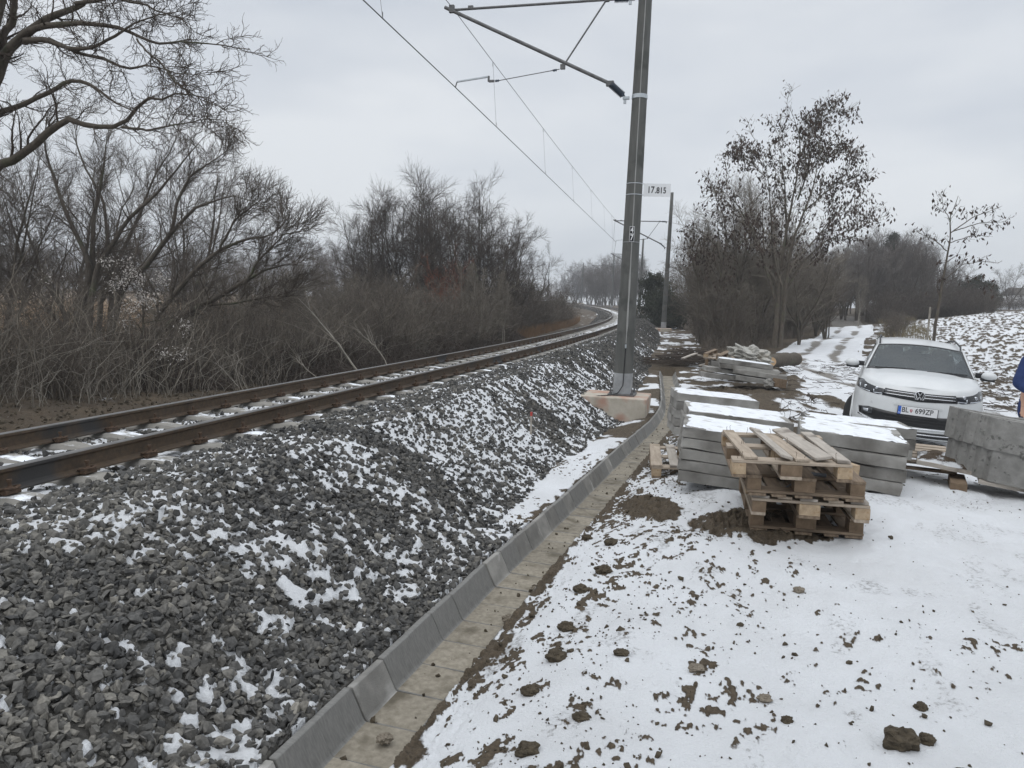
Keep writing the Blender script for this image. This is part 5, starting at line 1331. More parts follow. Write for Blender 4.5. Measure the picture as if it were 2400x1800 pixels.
# arms with hands and fingers are one surface with the body
def arm(sg, hand):
    i = len(nodes)
    nodes.append((sg*.17, 0, 1.40, .07)); nodes.append((sg*.24, .0, 1.22, .055)); nodes.append((sg*.30, .02, 1.12, .048)); nodes.append((sg*.28, -.08, 1.06, .036)); nodes.append((sg*.265, -.13, 1.005, .022, .016)); nodes.append((sg*.258, -.145, .965, .026, .013))
    ed.extend([(2, i), (i, i+1), (i+1, i+2), (i+2, i+3), (i+3, i+4), (i+4, i+5)])
    for f, (dx, ln, cu_) in enumerate([(-.030, .068, .018), (-.010, .078, .020), (.011, .074, .022), (.031, .058, .022)]):
        k = len(nodes)
        nodes.append((sg*.255+dx, -.155, .922, .0095)); nodes.append((sg*.255+dx*1.05, -.157+cu_*.4, .922-ln*.5, .0085)); nodes.append((sg*.255+dx*1.02, -.153+cu_*1.6, .922-ln*.92, .0070))
        ed.extend([(i+5, k), (k, k+1), (k+1, k+2)])
    k = len(nodes); nodes.append((sg*.255-sg*.040, -.165, .962, .010)); nodes.append((sg*.255-sg*.052, -.173, .932, .0085)); nodes.append((sg*.255-sg*.050, -.175, .902, .0075)); ed.extend([(i+4, k), (k, k+1), (k+1, k+2)])
arm(-1, True); arm(1, True)
skin_figure('body', nodes, ed, M_SKIN, per)
jn = [(0, .01, .60, .24, .18), (0, 0, .95, .19, .145), (0, 0, 1.15, .175, .135), (0, 0, 1.36, .185, .13), (0, .01, 1.46, .09, .085), (-.19, .0, 1.40, .085), (-.26, .0, 1.22, .078), (-.32, .02, 1.12, .075), (-.285, -.07, 1.07, .060), (-.272, -.105, 1.035, .052), (.19, 0, 1.40, .085), (.26, 0, 1.22, .078), (.32, .02, 1.12, .075), (.285, -.07, 1.07, .060), (.272, -.105, 1.035, .052)]
je = [(0, 1), (1, 2), (2, 3), (3, 4), (3, 5), (5, 6), (6, 7), (7, 8), (8, 9), (3, 10), (10, 11), (11, 12), (12, 13), (13, 14)]
skin_figure('jacket', jn, je, M_JACK, per, 2)
skin_figure('trousers', [(0, 0, .90, .12, .10), (-.10, 0, .76, .10), (-.125, -.03, .48, .09), (-.13, .02, .12, .075), (.10, 0, .76, .10), (.125, .02, .48, .09), (.13, .05, .12, .075)], [(0, 1), (1, 2), (2, 3), (0, 4), (4, 5), (5, 6)], M_TROU, per)
for sg, y in ((-1, .0), (1, .03)):
    bm = bmesh.new(); bm_box(bm, (sg*.13, y-.06, .05), (.11, .30, .10), bevel=.035); obj_bm('boot', bm, M_BOOT, per, True)
bm = bmesh.new(); bmesh.ops.create_icosphere(bm, subdivisions=3, radius=.105, matrix=Matrix.Translation((0, .01, 1.72))); bmesh.ops.delete(bm, geom=[v for v in bm.verts if v.co.y < -.03 and v.co.z < 1.75 or v.co.z < 1.62], context='VERTS'); obj_bm('hair', bm, M_HAIR, per, True)
bm = bmesh.new(); bmesh.ops.create_icosphere(bm, subdivisions=2, radius=.016, matrix=Matrix.Translation((0, -.125, 1.655)) @ Matrix.Diagonal((.8, 1.2, 1.6, 1))); obj_bm('nose', bm, M_SKIN, per, True)
for sg in (-1, 1):
    bm = bmesh.new(); bmesh.ops.create_icosphere(bm, subdivisions=2, radius=.012, matrix=Matrix.Translation((sg*.034, -.108, 1.675))); obj_bm('eye', bm, M_WHITE, per, True)
    bm = bmesh.new(); bmesh.ops.create_icosphere(bm, subdivisions=2, radius=.03, matrix=Matrix.Translation((sg*.096, 0, 1.66)) @ Matrix.Diagonal((.35, .7, 1, 1))); obj_bm('ear', bm, M_SKIN, per, True)
bm = bmesh.new(); bm_box(bm, (0, -.115, 1.615), (.048, .012, .010), bevel=.003); obj_bm('mouth', bm, mat_base('lips', (.4, .16, .13), .6)[0], per)

# ------------------------------------------------------------------ bare trees and shrubs
def grow(P, R, n, t0, t1, ang, lf, K, wig, up, rf, rmin, rg, lmin=.1, tip=1.0):
    """children of the polylines P (N,K,3): n each, starting between t0 and t1 of the parent"""
    Np, Kp, _ = P.shape
    L = np.linalg.norm(np.diff(P, axis=1), axis=2).sum(1)
    idx = np.repeat(np.arange(Np), n); M = len(idx)
    t = t0+(t1-t0)*((np.tile(np.arange(n), Np)+rg.random(M))/n)
    f = t*(Kp-1); i = np.clip(f.astype(int), 0, Kp-2); fr = (f-i)[:, None]
    b = P[idx, i]*(1-fr)+P[idx, i+1]*fr
    T = P[idx, i+1]-P[idx, i]; T /= np.maximum(np.linalg.norm(T, axis=1, keepdims=True), 1e-9)
    rv = rg.normal(size=(M, 3)); pr = rv-(rv*T).sum(1, keepdims=True)*T; pr /= np.maximum(np.linalg.norm(pr, axis=1, keepdims=True), 1e-9)
    a = np.radians(ang)*rg.uniform(.6, 1.35, M)[:, None]
    d = np.cos(a)*T+np.sin(a)*pr
    ln = np.maximum(L[idx]*lf*(1.12-tip*t)*rg.uniform(.55, 1.25, M), lmin)
    st = (ln/(K-1))[:, None]
    out = np.empty((M, K, 3)); out[:, 0] = b
    for k in range(1, K):
        d = d+rg.normal(size=(M, 3))*wig; d[:, 2] += up
        d /= np.linalg.norm(d, axis=1, keepdims=True)
        out[:, k] = out[:, k-1]+d*st
    rp = (R[idx, i]*(1-fr[:, 0])+R[idx, i+1]*fr[:, 0])
    r0 = np.maximum(rp*rf*rg.uniform(.7, 1.1, M), rmin)
    Ro = r0[:, None]*(1-np.linspace(0, 1, K)[None]*.75); Ro = np.maximum(Ro, rmin*.7)
    return out, Ro
def wood(levels, sides):
    V, F_ = [], []; off = 0
    for (P, R), s in zip(levels, sides):
        v, f = tubes_np(P, R, s); V.append(v); F_.append(f+off); off += len(v)
    return np.concatenate(V), np.concatenate(F_)
def mesh_only(name, V, F_, mat, smooth=True):
    o = mesh_np(name, V, F_, mat, smooth); me = o.data; bpy.data.objects.remove(o); return me
def stems_np(polys, radii, K=14):
    P = np.stack([resample(p, K) for p in polys]); R = np.stack([np.interp(np.linspace(0, 1, K), np.linspace(0, 1, len(r)), r) for r in radii]); return P, R
def jitter(P, amt, rg):
    n_, K, _ = P.shape; w_ = np.cumsum(rg.normal(size=(n_, K, 3))*amt, axis=1); w_ -= w_[:, :1]; w_[:, :, 2] *= .4; return P+w_
def leaves_np(P, per, size, rg, droop=.5, spread=.5):
    tips = P[:, 1:].reshape(-1, 3); tips = tips[rg.integers(0, len(tips), int(len(P)*per))]
    n_ = len(tips); c = tips+rg.normal(size=(n_, 3))*size*spread
    d = rg.normal(size=(n_, 3)); d[:, 2] = -abs(d[:, 2])*1.6-droop; d /= np.linalg.norm(d, axis=1, keepdims=True)
    s = np.cross(d, rg.normal(size=(n_, 3))); s /= np.maximum(np.linalg.norm(s, axis=1, keepdims=True), 1e-9)
    q = (size*rg.uniform(.6, 1.4, n_))[:, None]; up_ = np.cross(d, s)*q*.12
    V = np.stack([c, c+d*q*.5+s*q*.22+up_, c+d*q, c+d*q*.5-s*q*.22+up_], 1).reshape(-1, 3)
    return V, np.arange(n_*4).reshape(-1, 4)

def template(kind, seed):
    """stems and twigs of a bare tree about 10 m high (shrubs: 3 m) at the origin"""
    rg = np.random.default_rng(seed); polys, rad_ = [], []
    if kind == 'willow':      # many upright limbs fanning from the ground, fine rising twigs
        for i in range(7):
            a = rg.uniform(0, 2*PI); s = rg.uniform(.5, 2.6); h = rg.uniform(7.5, 10)
            s *= 1.35; polys.append([(0, 0, -.3), (.25*s*math.cos(a), .25*s*math.sin(a), h*.18), (.75*s*math.cos(a), .75*s*math.sin(a), h*.5), (1.10*s*math.cos(a+.2), 1.10*s*math.sin(a+.2), h*(1-.045*s))]); r = rg.uniform(.06, .11); rad_.append([r, r*.75, r*.45, .012])
        P0, R0 = stems_np(polys, rad_); P0 = jitter(P0, .05, rg)
        P1, R1 = grow(P0, R0, 15, .2, .98, 50, .36, 10, .11, .035, .5, .011, rg, .9, .75)
        P2, R2 = grow(P1, R1, 9, .12, 1, 40, .45, 7, .12, .035, .55, .007, rg, .65, .6)
        P3, R3 = grow(P2, R2, 7, .1, 1, 26, .60, 5, .11, .05, .6, .0050, rg, .5, .45)
        return (P0, R0), [(P1, R1), (P2, R2), (P3, R3)]
    if kind == 'spread':      # rounder crown
        for i in range(4):
            a = i*PI/2+rg.uniform(-.5, .5); s = rg.uniform(1.6, 3.4); h = rg.uniform(6.5, 9.5)
            polys.append([(0, 0, -.3), (.08*s*math.cos(a), .08*s*math.sin(a), h*.2), (.6*s*math.cos(a), .6*s*math.sin(a), h*.55), (1.0*s*math.cos(a), 1.0*s*math.sin(a), h)]); r = rg.uniform(.09, .15); rad_.append([r, r*.8, r*.45, .012])
        P0, R0 = stems_np(polys, rad_); P0 = jitter(P0, .07, rg)
        P1, R1 = grow(P0, R0, 15, .2, .98, 46, .46, 10, .12, .04, .5, .012, rg, .9, .75)
        P2, R2 = grow(P1, R1, 10, .15, 1, 44, .48, 7, .14, .04, .55, .008, rg, .7, .6)
        P3, R3 = grow(P2, R2, 9, .1, 1, 36, .55, 5, .15, .04, .6, .0054, rg, .45, .45)
        return (P0, R0), [(P1, R1), (P2, R2), (P3, R3)]
    if kind == 'pole':        # slender young tree
        for i in range(3):
            a = rg.uniform(0, 2*PI); s = rg.uniform(.2, 1.3); h = rg.uniform(7.5, 10)
            polys.append([(.2*i, 0, -.3), (.3*s*math.cos(a), .3*s*math.sin(a), h*.35), (s*math.cos(a), s*math.sin(a), h)]); r = rg.uniform(.05, .085); rad_.append([r, r*.65, .012])
        P0, R0 = stems_np(polys, rad_); P0 = jitter(P0, .05, rg)
        P1, R1 = grow(P0, R0, 22, .22, .98, 36, .26, 8, .09, .10, .5, .011, rg)
        P2, R2 = grow(P1, R1, 9, .12, 1, 36, .45, 6, .12, .05, .6, .007, rg, .45, .6)
        P3, R3 = grow(P2, R2, 6, .1, 1, 32, .5, 4, .14, .05, .6, .0055, rg, .3, .5)
        return (P0, R0), [(P1, R1), (P2, R2), (P3, R3)]
    # shrub: arching stems from a wide base
    for i in range(26):
        a = rg.uniform(0, 2*PI); s = rg.uniform(.3, 1.9); h = rg.uniform(1.3, 3.1); b = rg.uniform(0, .5)
        polys.append([(b*math.cos(a), b*math.sin(a), -.15), ((b+.3*s)*math.cos(a), (b+.3*s)*math.sin(a), h*.5), ((b+.75*s)*math.cos(a), (b+.75*s)*math.sin(a), h*.88), ((b+1.1*s)*math.cos(a), (b+1.1*s)*math.sin(a), h*rg.uniform(.75, 1.05))]); r = rg.uniform(.010, .022); rad_.append([r, r*.8, r*.5, .004])
    P0, R0 = stems_np(polys, rad_, 10); P0 = jitter(P0, .045, rg)
    P1, R1 = grow(P0, R0, 10, .1, .98, 45, .42, 6, .18, .03, .6, .0052, rg, .3)
    P2, R2 = grow(P1, R1, 8, .1, 1, 45, .55, 4, .2, .02, .65, .0042, rg, .2, .7)
    return (P0, R0), [(P1, R1), (P2, R2)]
TEMPL = {}
def get_templ(kind, var, mat_t, mat_c):
    key = (kind, var, mat_t.name, mat_c.name)
    if key not in TEMPL:
        k2 = (kind, var)
        if k2 not in TEMPL: TEMPL[k2] = template(kind, {'willow': 100, 'spread': 200, 'pole': 300, 'shrub': 400}[kind]+var)
        tr, cr_ = TEMPL[k2]; V, F_ = wood([tr], [7 if kind != 'shrub' else 4]); nm = 'stems' if kind == 'shrub' else 'trunk'
        V2, F2 = wood(cr_, [5, 3, 3] if kind != 'shrub' else [3, 3])
        TEMPL[key] = (nm, mesh_only(nm, V, F_, mat_t), mesh_only('crown', V2, F2, mat_c, False))
    return TEMPL[key]
def place(kind, var, x, y, s, rz, label, cat, name, group, mt=None, mc=None, sz=1.0, lean=(0, 0), zoff=0.0):
    nm, a, b = get_templ(kind, var, mt or M_BARK, mc or M_TWIG)
    root = empty(name, (x, y, gz(x, y)+zoff)); root.rotation_euler = (lean[0], lean[1], rz); root.scale = (s, s, s*sz)
    tag(root, label, cat, group)
    o = bpy.data.objects.new(nm, a); link(o, root); o = bpy.data.objects.new('crown', b); link(o, root)
    return root
rg = random.Random(77)
G1 = 'brown shrubs of the thicket beyond the track'
L1 = 'dense bare brown shrub in the thicket beyond the track'
def pxof(x, y, z=-1.5):
    d = np.array([x, y, z]); w_ = d@cw; return 1200+FPX*(d@CX)/w_
def shrub_at(t, u, s, mats, label, group, sz=1.0, var=None):
    p = track(t, u); x, y = float(p[0]), float(p[1]); q = pxof(x, y)
    if q < -160 or q > 2560 or y < 4: return
    place('shrub', rg.randrange(4) if var is None else var, x, y, s, rg.uniform(0, 6.28), label, 'shrub', 'bare_shrub', group, mats[0], mats[1], sz)
t = 3.0
while t < 30:
    shrub_at(t, -6.6-.02*t+rg.uniform(-.5, .5), rg.uniform(.50, .72), rg.choice([(M_BROWN, M_BROWN), (M_BROWN, M_BROWN), (M_GREYS, M_BROWN)]), L1, G1, rg.uniform(.8, 1.05)); t += 1.25
t = 2.0
while t < 34:
    shrub_at(t, -8.6+rg.uniform(-.7, .7), rg.uniform(.65, .92), rg.choice([(M_BROWN, M_BROWN), (M_GREYS, M_BROWN), (M_BROWN, M_TWIGW)]), L1, G1, rg.uniform(.8, 1.1)); t += 1.6
t = 4.0
while t < 40:
    p = track(t, -12.0); q = pxof(p[0], p[1])
    tall = q > 640
    shrub_at(t, -12+rg.uniform(-1, 1), rg.uniform(.95, 1.3) if tall else rg.uniform(.7, 1.0), rg.choice([(M_BROWN, M_BROWN), (M_GREYS, M_GREYS), (M_BROWN, M_TWIGW)]), L1, G1, rg.uniform(.9, 1.3) if tall else .9); t += 2.0
t = 20.0
while t < 64:
    shrub_at(t, -5.6+rg.uniform(-.5, .5)+.012*(t-20), rg.uniform(.65, 1.05), rg.choice([(M_BROWN, M_BROWN), (M_GREYS, M_BROWN), (M_BROWN, M_BROWN), (M_GREYS, M_GREYS)]), L1, G1, rg.uniform(.9, 1.25)); t += 1.5
for (t0, t1, u, st_, s0, s1) in [(24, 70, -9, 2.3, .85, 1.25), (24, 62, -14, 3.2, 1.0, 1.45), (28, 62, -20, 4.2, 1.1, 1.5)]:
    t = t0
    while t < t1:
        shrub_at(t, u+rg.uniform(-1.2, 1.2), rg.uniform(s0, s1), rg.choice([(M_BROWN, M_BROWN), (M_GREYS, M_GREYS), (M_GREYS, M_BROWN), (M_BARK, M_TWIGW)]), L1, G1, rg.uniform(.9, 1.2)); t += st_
x, y = at(1040, 700, 41)[:2]; place('shrub', 1, x, y, .8, 1, 'small rusty red shrub among the brown thicket below the tall willows', 'shrub', 'bare_shrub', None, M_RED, M_RED, 2.2)
# group of tall trees in the middle distance
G2 = 'tall bare trees left of the track bend'
for (px, ytop, yd, kd, va, lb, sc_) in [(920, 455, 46, 'willow', 0, 'tall willow with rising limbs at the left of the middle group', 1.0), (985, 405, 47, 'willow', 1, 'highest bare willow of the group left of the bend', 1.0), (1045, 440, 48, 'willow', 2, 'slim bare willow just right of the highest one', .8),
     (1108, 428, 45, 'willow', 3, 'bare tree with fine top right of the gap in the middle group', .9), (1150, 470, 42, 'spread', 0, 'wide grey bare tree at the centre right of the middle group', .95), (1205, 540, 45, 'spread', 1, 'bare tree on the falling right flank of the middle group', .9),
     (1245, 590, 52, 'spread', 2, 'last bare tree of the middle group above the track bend', .9), (860, 510, 48, 'spread', 3, 'low bare tree at the left edge of the middle group', .8), (950, 430, 50, 'spread', 0, 'bare tree tucked behind the highest willow of the middle group', 1), (1070, 480, 44, 'willow', 0, 'bare tree low in the gap of the middle group', 1), (1175, 500, 47, 'willow', 2, 'tall fine bare tree on the right side of the middle group', 1)]:
    x, y, z = at(px, ytop, yd); g0 = gz(x, y); s = (z-g0)/9.7
    place(kd, va, x, y, s, rg.uniform(0, 6.28), lb, 'tree', 'bare_tree', G2, M_BARK, M_TWIG)
for (px, ytop, yd) in [(1130, 600, 33), (1185, 640, 36), (1165, 620, 40), (1250, 650, 50), (1090, 590, 36)]:
    x, y, z = at(px, ytop, yd); s = (z-gz(x, y))/9.7
    place('pole', rg.randrange(3), x, y, s, rg.uniform(0, 6.28), 'slender pale stemmed young tree in the thicket near the bend', 'tree', 'young_tree', 'young trees at the edge of the thicket', M_PALE, M_GREYS)
# far belt on the left and behind the bend
G3 = 'far bare trees on the skyline left of the track'
for k in range(34):
    px = -120+k*31+rg.uniform(-12, 12); yd = rg.uniform(85, 120)
    yt = np.interp(px, [-100, 300, 560, 700, 760, 860, 960], [560, 570, 590, 575, 568, 590, 600])+rg.uniform(-14, 14)
    x, y, z = at(px, yt, yd); s = (z-gz(x, y))/9.7
    place(rg.choice(['willow', 'spread']), rg.randrange(4), x, y, s, rg.uniform(0, 6.28), 'distant bare tree in the hazy belt beyond the meadow', 'tree', 'bare_tree', G3, M_FAR, M_FAR)
G4 = 'far bare trees behind the bend of the track'
for k in range(34):
    px = 1262+k*7.2+rg.uniform(-4, 4); yd = rg.uniform(165, 260)
    yt = np.interp(px, [1262, 1290, 1310, 1340, 1380, 1420, 1500], [640, 655, 650, 630, 612, 610, 590])+rg.uniform(-12, 16)
    x, y, z = at(px, yt, yd)
    if abs(track_tu(np.array([x]), np.array([y]))[1][0]) < 6: continue
    s = max(.5, (z-gz(x, y))/9.7)
    place(rg.choice(['pole', 'spread', 'willow']), rg.randrange(3), x, y, s, rg.uniform(0, 6.28), 'distant bare tree behind the far bend of the track', 'tree', 'bare_tree', G4, M_FAR, M_FAR)
# the right hand wood
G5 = 'bare trees of the wood right of the masts'
for k in range(70):
    px = rg.uniform(1455, 1960); yd = rg.uniform(45, 78)
    if 1555 < px < 1600 and yd < 50: yd += 8
    yt = np.interp(px, [1450, 1540, 1600, 1700, 1850, 1960], [620, 585, 585, 555, 560, 600])+rg.uniform(-35, 70)
    x, y, z = at(px, yt, yd); tt_, uu_ = track_tu(np.array([x]), np.array([y]))
    if uu_[0] < 6: continue
    s = (z-gz(x, y))/9.7
    place(rg.choice(['pole', 'spread', 'willow', 'pole']), rg.randrange(3), x, y, s, rg.uniform(0, 6.28), 'bare tree in the dark wood right of the masts', 'tree', 'bare_tree', G5, *rg.choice([(M_BARK, M_TWIG), (M_BARK, M_TWIGW), (M_GREYS, M_GREYS)]))
G6 = 'shrubs along the edge of the right wood'
for (n_, p0, p1, y0, y1, s0, s1) in [(16, 1560, 1900, 31, 38, .75, 1.15), (26, 1480, 1930, 40, 50, 1.1, 1.6), (18, 1470, 1950, 52, 66, 1.5, 2.1)]:
    for k in range(n_):
        px = p0+(p1-p0)*(k+rg.random())/n_; yd = rg.uniform(y0, y1); x = (px-1200)/FPX*yd; y = yd
        tt_, uu_ = track_tu(np.array([x]), np.array([y])); rw_ = road_w(np.array([x]), np.array([y]))[0]
        if uu_[0] < 5.5 or (abs(rw_) < 3.4) or (rw_ < 1e8 and rw_ > 0): continue
        place('shrub', rg.randrange(4), x, y, rg.uniform(s0, s1), rg.uniform(0, 6.28), 'dense bare shrub at the foot of the right wood', 'shrub', 'bare_shrub', G6, *rg.choice([(M_BROWN, M_BROWN), (M_GREYS, M_GREYS), (M_GREYS, M_BROWN)]), sz=rg.uniform(.9, 1.3))
for k, (px, yt, yd) in enumerate([(1650, 500, 38), (1720, 440, 38), (1800, 400, 37), (1850, 480, 36), (1890, 560, 37)]):
    x, y, z = at(px, yt, yd); place(['pole', 'spread', 'willow'][k % 3], k % 3, x, y, (z-gz(x, y))/9.7, k*1.3, 'bare stem tree of the clump round the tall leaf bearing tree', 'tree', 'bare_tree', 'bare trees clumped round the leaf bearing tree', M_BARK, M_GREYS)
# evergreen (ivy covered) dark masses
def evergreen(label, px, ytop, yd, w, group=None, mat=None):
    x, y, z = at(px, ytop, yd); g0 = gz(x, y); H = z-g0
    root = empty('evergreen_tree', (x, y, g0)); tag(root, label, 'tree', group)
    rg2 = np.random.default_rng(int(px)); P0, R0 = stems_np([[(0, 0, -.2), (0.05, 0, H*.5), (0, 0, H)]], [[.12, .08, .02]]); P0 = jitter(P0, .03, rg2)
    P1, R1 = grow(P0, R0, 60, .05, .98, 70, w/H*.55, 6, .12, .02, .4, .01, rg2, .3, .85)
    V, F_ = wood([(P0, R0), (P1, R1)], [6, 3]); mesh_np('trunk', V, F_, M_BARK, True, root)
    V, F_ = leaves_np(P1, 210, .16, rg2, 0.1, .95); mesh_np('crown', V, F_, mat or M_GREEN, False, root)
evergreen('dark ivy covered bush right of the second mast', 1535, 650, 62, 4.4, 'ivy covered trees'); evergreen('low dark ivy mass at the foot of the wood', 1560, 690, 60, 5, 'ivy covered trees')
evergreen('dark pointed evergreen standing above the bare back wood', 2094, 545, 82, 3.4); evergreen('dark green conifer left of the far field corner', 2275, 652, 84, 5.0); evergreen('small dark evergreen beside the far conifer', 2318, 668, 88, 3.4)
# trees behind the field
G7 = 'bare trees of the back wood beyond the car'
for k in range(30):
    px = 1985+k*9.6+rg.uniform(-7, 7); yd = rg.uniform(72, 92)
    yt = np.interp(px, [1985, 2040, 2090, 2150, 2200, 2260, 2300], [575, 548, 535, 552, 590, 640, 670])+rg.uniform(-8, 20)
    x, y, z = at(px, yt, yd); s = (z-gz(x, y))/9.7
    place(rg.choice(['spread', 'willow', 'spread', 'pole']), rg.randrange(3), x, y, s, rg.uniform(0, 6.28), 'bare grey tree of the back wood behind the car', 'tree', 'bare_tree', G7, M_BARK, M_FAR)
x, y, z = at(2376, 620, 112); place('spread', 1, x, y, (z-gz(x, y))/9.7, 2, 'lone rounded bare tree at the right end of the skyline', 'tree', 'bare_tree', None, M_FAR, M_FAR)
for k in range(14):
    px = 2215+k*15; x, y, z = at(px, 690+rg.uniform(-8, 6), 98+rg.uniform(0, 8)); place('shrub', rg.randrange(4), x, y, max(.6, (z-gz(x, y))/3.0), rg.uniform(0, 6), 'low hazy hedge shrub on the far edge of the field', 'shrub', 'bare_shrub', 'hedge shrubs beyond the field', M_FAR, M_FAR)
x, y, z = at(2022, 640, 66); place('pole', 1, x, y, (z-gz(x, y))/9.0, 1, 'small tree with a pale trunk at the bend of the snowy road', 'tree', 'young_tree', None, M_PALE, M_GREYS)
for k in range(15):
    px = rg.uniform(2000, 2110); yd = rg.uniform(34, 60); x = (px-1200)/FPX*yd; y = yd
    if abs(road_w(np.array([x]), np.array([y]))[0]) < 2.6: continue
    place('shrub', rg.randrange(4), x, y, rg.uniform(.35, .6), rg.uniform(0, 6), 'low brown shrub on the bank between the road and the field', 'shrub', 'bare_shrub', 'shrubs on the road bank', M_BROWN, M_BROWN)

for k in range(44):
    px = 1925+k*8.7+rg.uniform(-6, 6); yd = rg.uniform(68, 78); x = (px-1200)/FPX*yd
    if abs(road_w(np.array([x]), np.array([yd]))[0]) < 2.2: continue
    place('shrub', rg.randrange(4), x, yd, rg.uniform(.8, 1.3), rg.uniform(0, 6), 'dark bare shrub closing the view under the back wood beyond the road', 'shrub', 'bare_shrub', 'shrubs at the foot of the back wood', *rg.choice([(M_BROWN, M_TWIG), (M_GREYS, M_TWIG)]))
# hero trees, drawn limb by limb
def hero(name, label, cat, limbs, lv, mt, mc, seed, leaf=None, sides=(10, 6, 4, 3)):
    """limbs: [(points, radii)] in world space; lv: list of grow() settings"""
    rg2 = np.random.default_rng(seed)
    polys = [p for p, _ in limbs]; P0, R0 = stems_np(polys, [r for _, r in limbs], 22)
    b = np.array(polys[0][0]); P0 = P0-b; P0 = jitter(P0, .012, rg2)
    root = empty(name, b); tag(root, label, cat)
    V, F_ = wood([(P0, R0)], [sides[0]]); mesh_np('trunk', V, F_, mt, True, root)
    lev = []; P, R = P0, R0
    for kw in lv: P, R = grow(P, R, rg=rg2, **kw); lev.append((P, R))
    V, F_ = wood(lev, sides[1:1+len(lev)]); mesh_np('crown', V, F_, mc, False, root)
    if leaf:
        per, size = leaf; V, F_ = leaves_np(lev[-1][0], per, size, rg2, .6, .7); mesh_np('dead_leaves', V, F_, M_LEAF, False, root)
    return root
def L(pts, y0, y1, r, z=1.746):
    n_ = len(pts); return ([tuple(at(a/z, b/z, y0+(y1-y0)*i/(n_-1))) for i, (a, b) in enumerate(pts)], r)
# overhanging tree, its trunk just outside the left edge
base = at(-190, 1000, 11.0); base[2] = gz(base[0], base[1])
trunk = [tuple(base), tuple(at(-150, 700, 11)), tuple(at(-110, 380, 11)), tuple(at(-60, 200, 10.7)), tuple(at(-10, 60, 10.5)), tuple(at(60, -150, 10.3))]
T1 = trunk[2]; T2 = trunk[1]
limbs = [(trunk, [.26, .22, .19, .15, .11, .06]),
 L([(-100, 560), (0, 290), (25, 200), (70, 150), (130, 90), (200, 40), (310, 15), (420, -80)], 10.9, 10.0, [.10, .075, .07, .065, .055, .045, .03, .015]),
 L([(-170, 620), (0, 455), (80, 430), (180, 380), (270, 325), (330, 325), (400, 360), (480, 420), (560, 460)], 11, 9.6, [.08, .045, .04, .034, .03, .025, .02, .014, .006]),
 L([(-260, 900), (0, 670), (60, 655), (130, 600), (200, 540), (290, 490), (380, 520), (500, 522), (555, 478), (605, 400), (690, 412), (760, 380), (890, 410)], 11, 9.3, [.12, .075, .07, .062, .055, .05, .042, .034, .028, .022, .016, .010, .004]),
 L([(40, 195), (100, 130), (165, 102), (350, 100), (500, 120), (580, 160), (640, 182), (750, 170), (900, 185), (1010, 210)], 10.5, 9.2, [.05, .042, .038, .03, .025, .02, .015, .011, .007, .003]),
 L([(100, 165), (170, 152), (280, 195), (380, 190), (500, 128), (560, 90), (640, 60), (760, 30)], 10.4, 9.4, [.04, .035, .028, .022, .018, .012, .008, .003]),
 L([(200, 160), (330, 215), (430, 240), (520, 282), (620, 265), (740, 300), (900, 300)], 10.3, 9.2, [.028, .022, .02, .016, .010, .006, .003]),
 L([(-60, 330), (60, 60), (90, -80)], 10.9, 10.6, [.07, .05, .03]),
 L([(500, 520), (600, 535), (700, 518), (820, 500), (950, 506)], 9.6, 9.0, [.018, .013, .009, .006, .003]),
 L([(560, 160), (650, 260), (740, 350), (830, 400), (890, 430)], 9.5, 9.0, [.013, .010, .008, .005, .003]),
 L([(310, 15), (450, -20), (600, 10), (700, 60), (800, 70)], 10.0, 9.3, [.03, .02, .014, .008, .003])]
hero('overhanging_tree', 'gnarled bare tree whose mossy limbs reach in from the left edge above the thicket', 'tree', limbs,
     [dict(n=17, t0=.12, t1=.99, ang=46, lf=.17, K=11, wig=.17, up=.02, rf=.36, rmin=.0055, lmin=.4, tip=.85), dict(n=7, t0=.12, t1=1, ang=42, lf=.42, K=8, wig=.22, up=.02, rf=.5, rmin=.0038, lmin=.22, tip=.6), dict(n=4, t0=.15, t1=1, ang=44, lf=.40, K=5, wig=.22, up=.02, rf=.6, rmin=.0028, lmin=.10, tip=.4)], M_BARK, M_TWIG, 9)
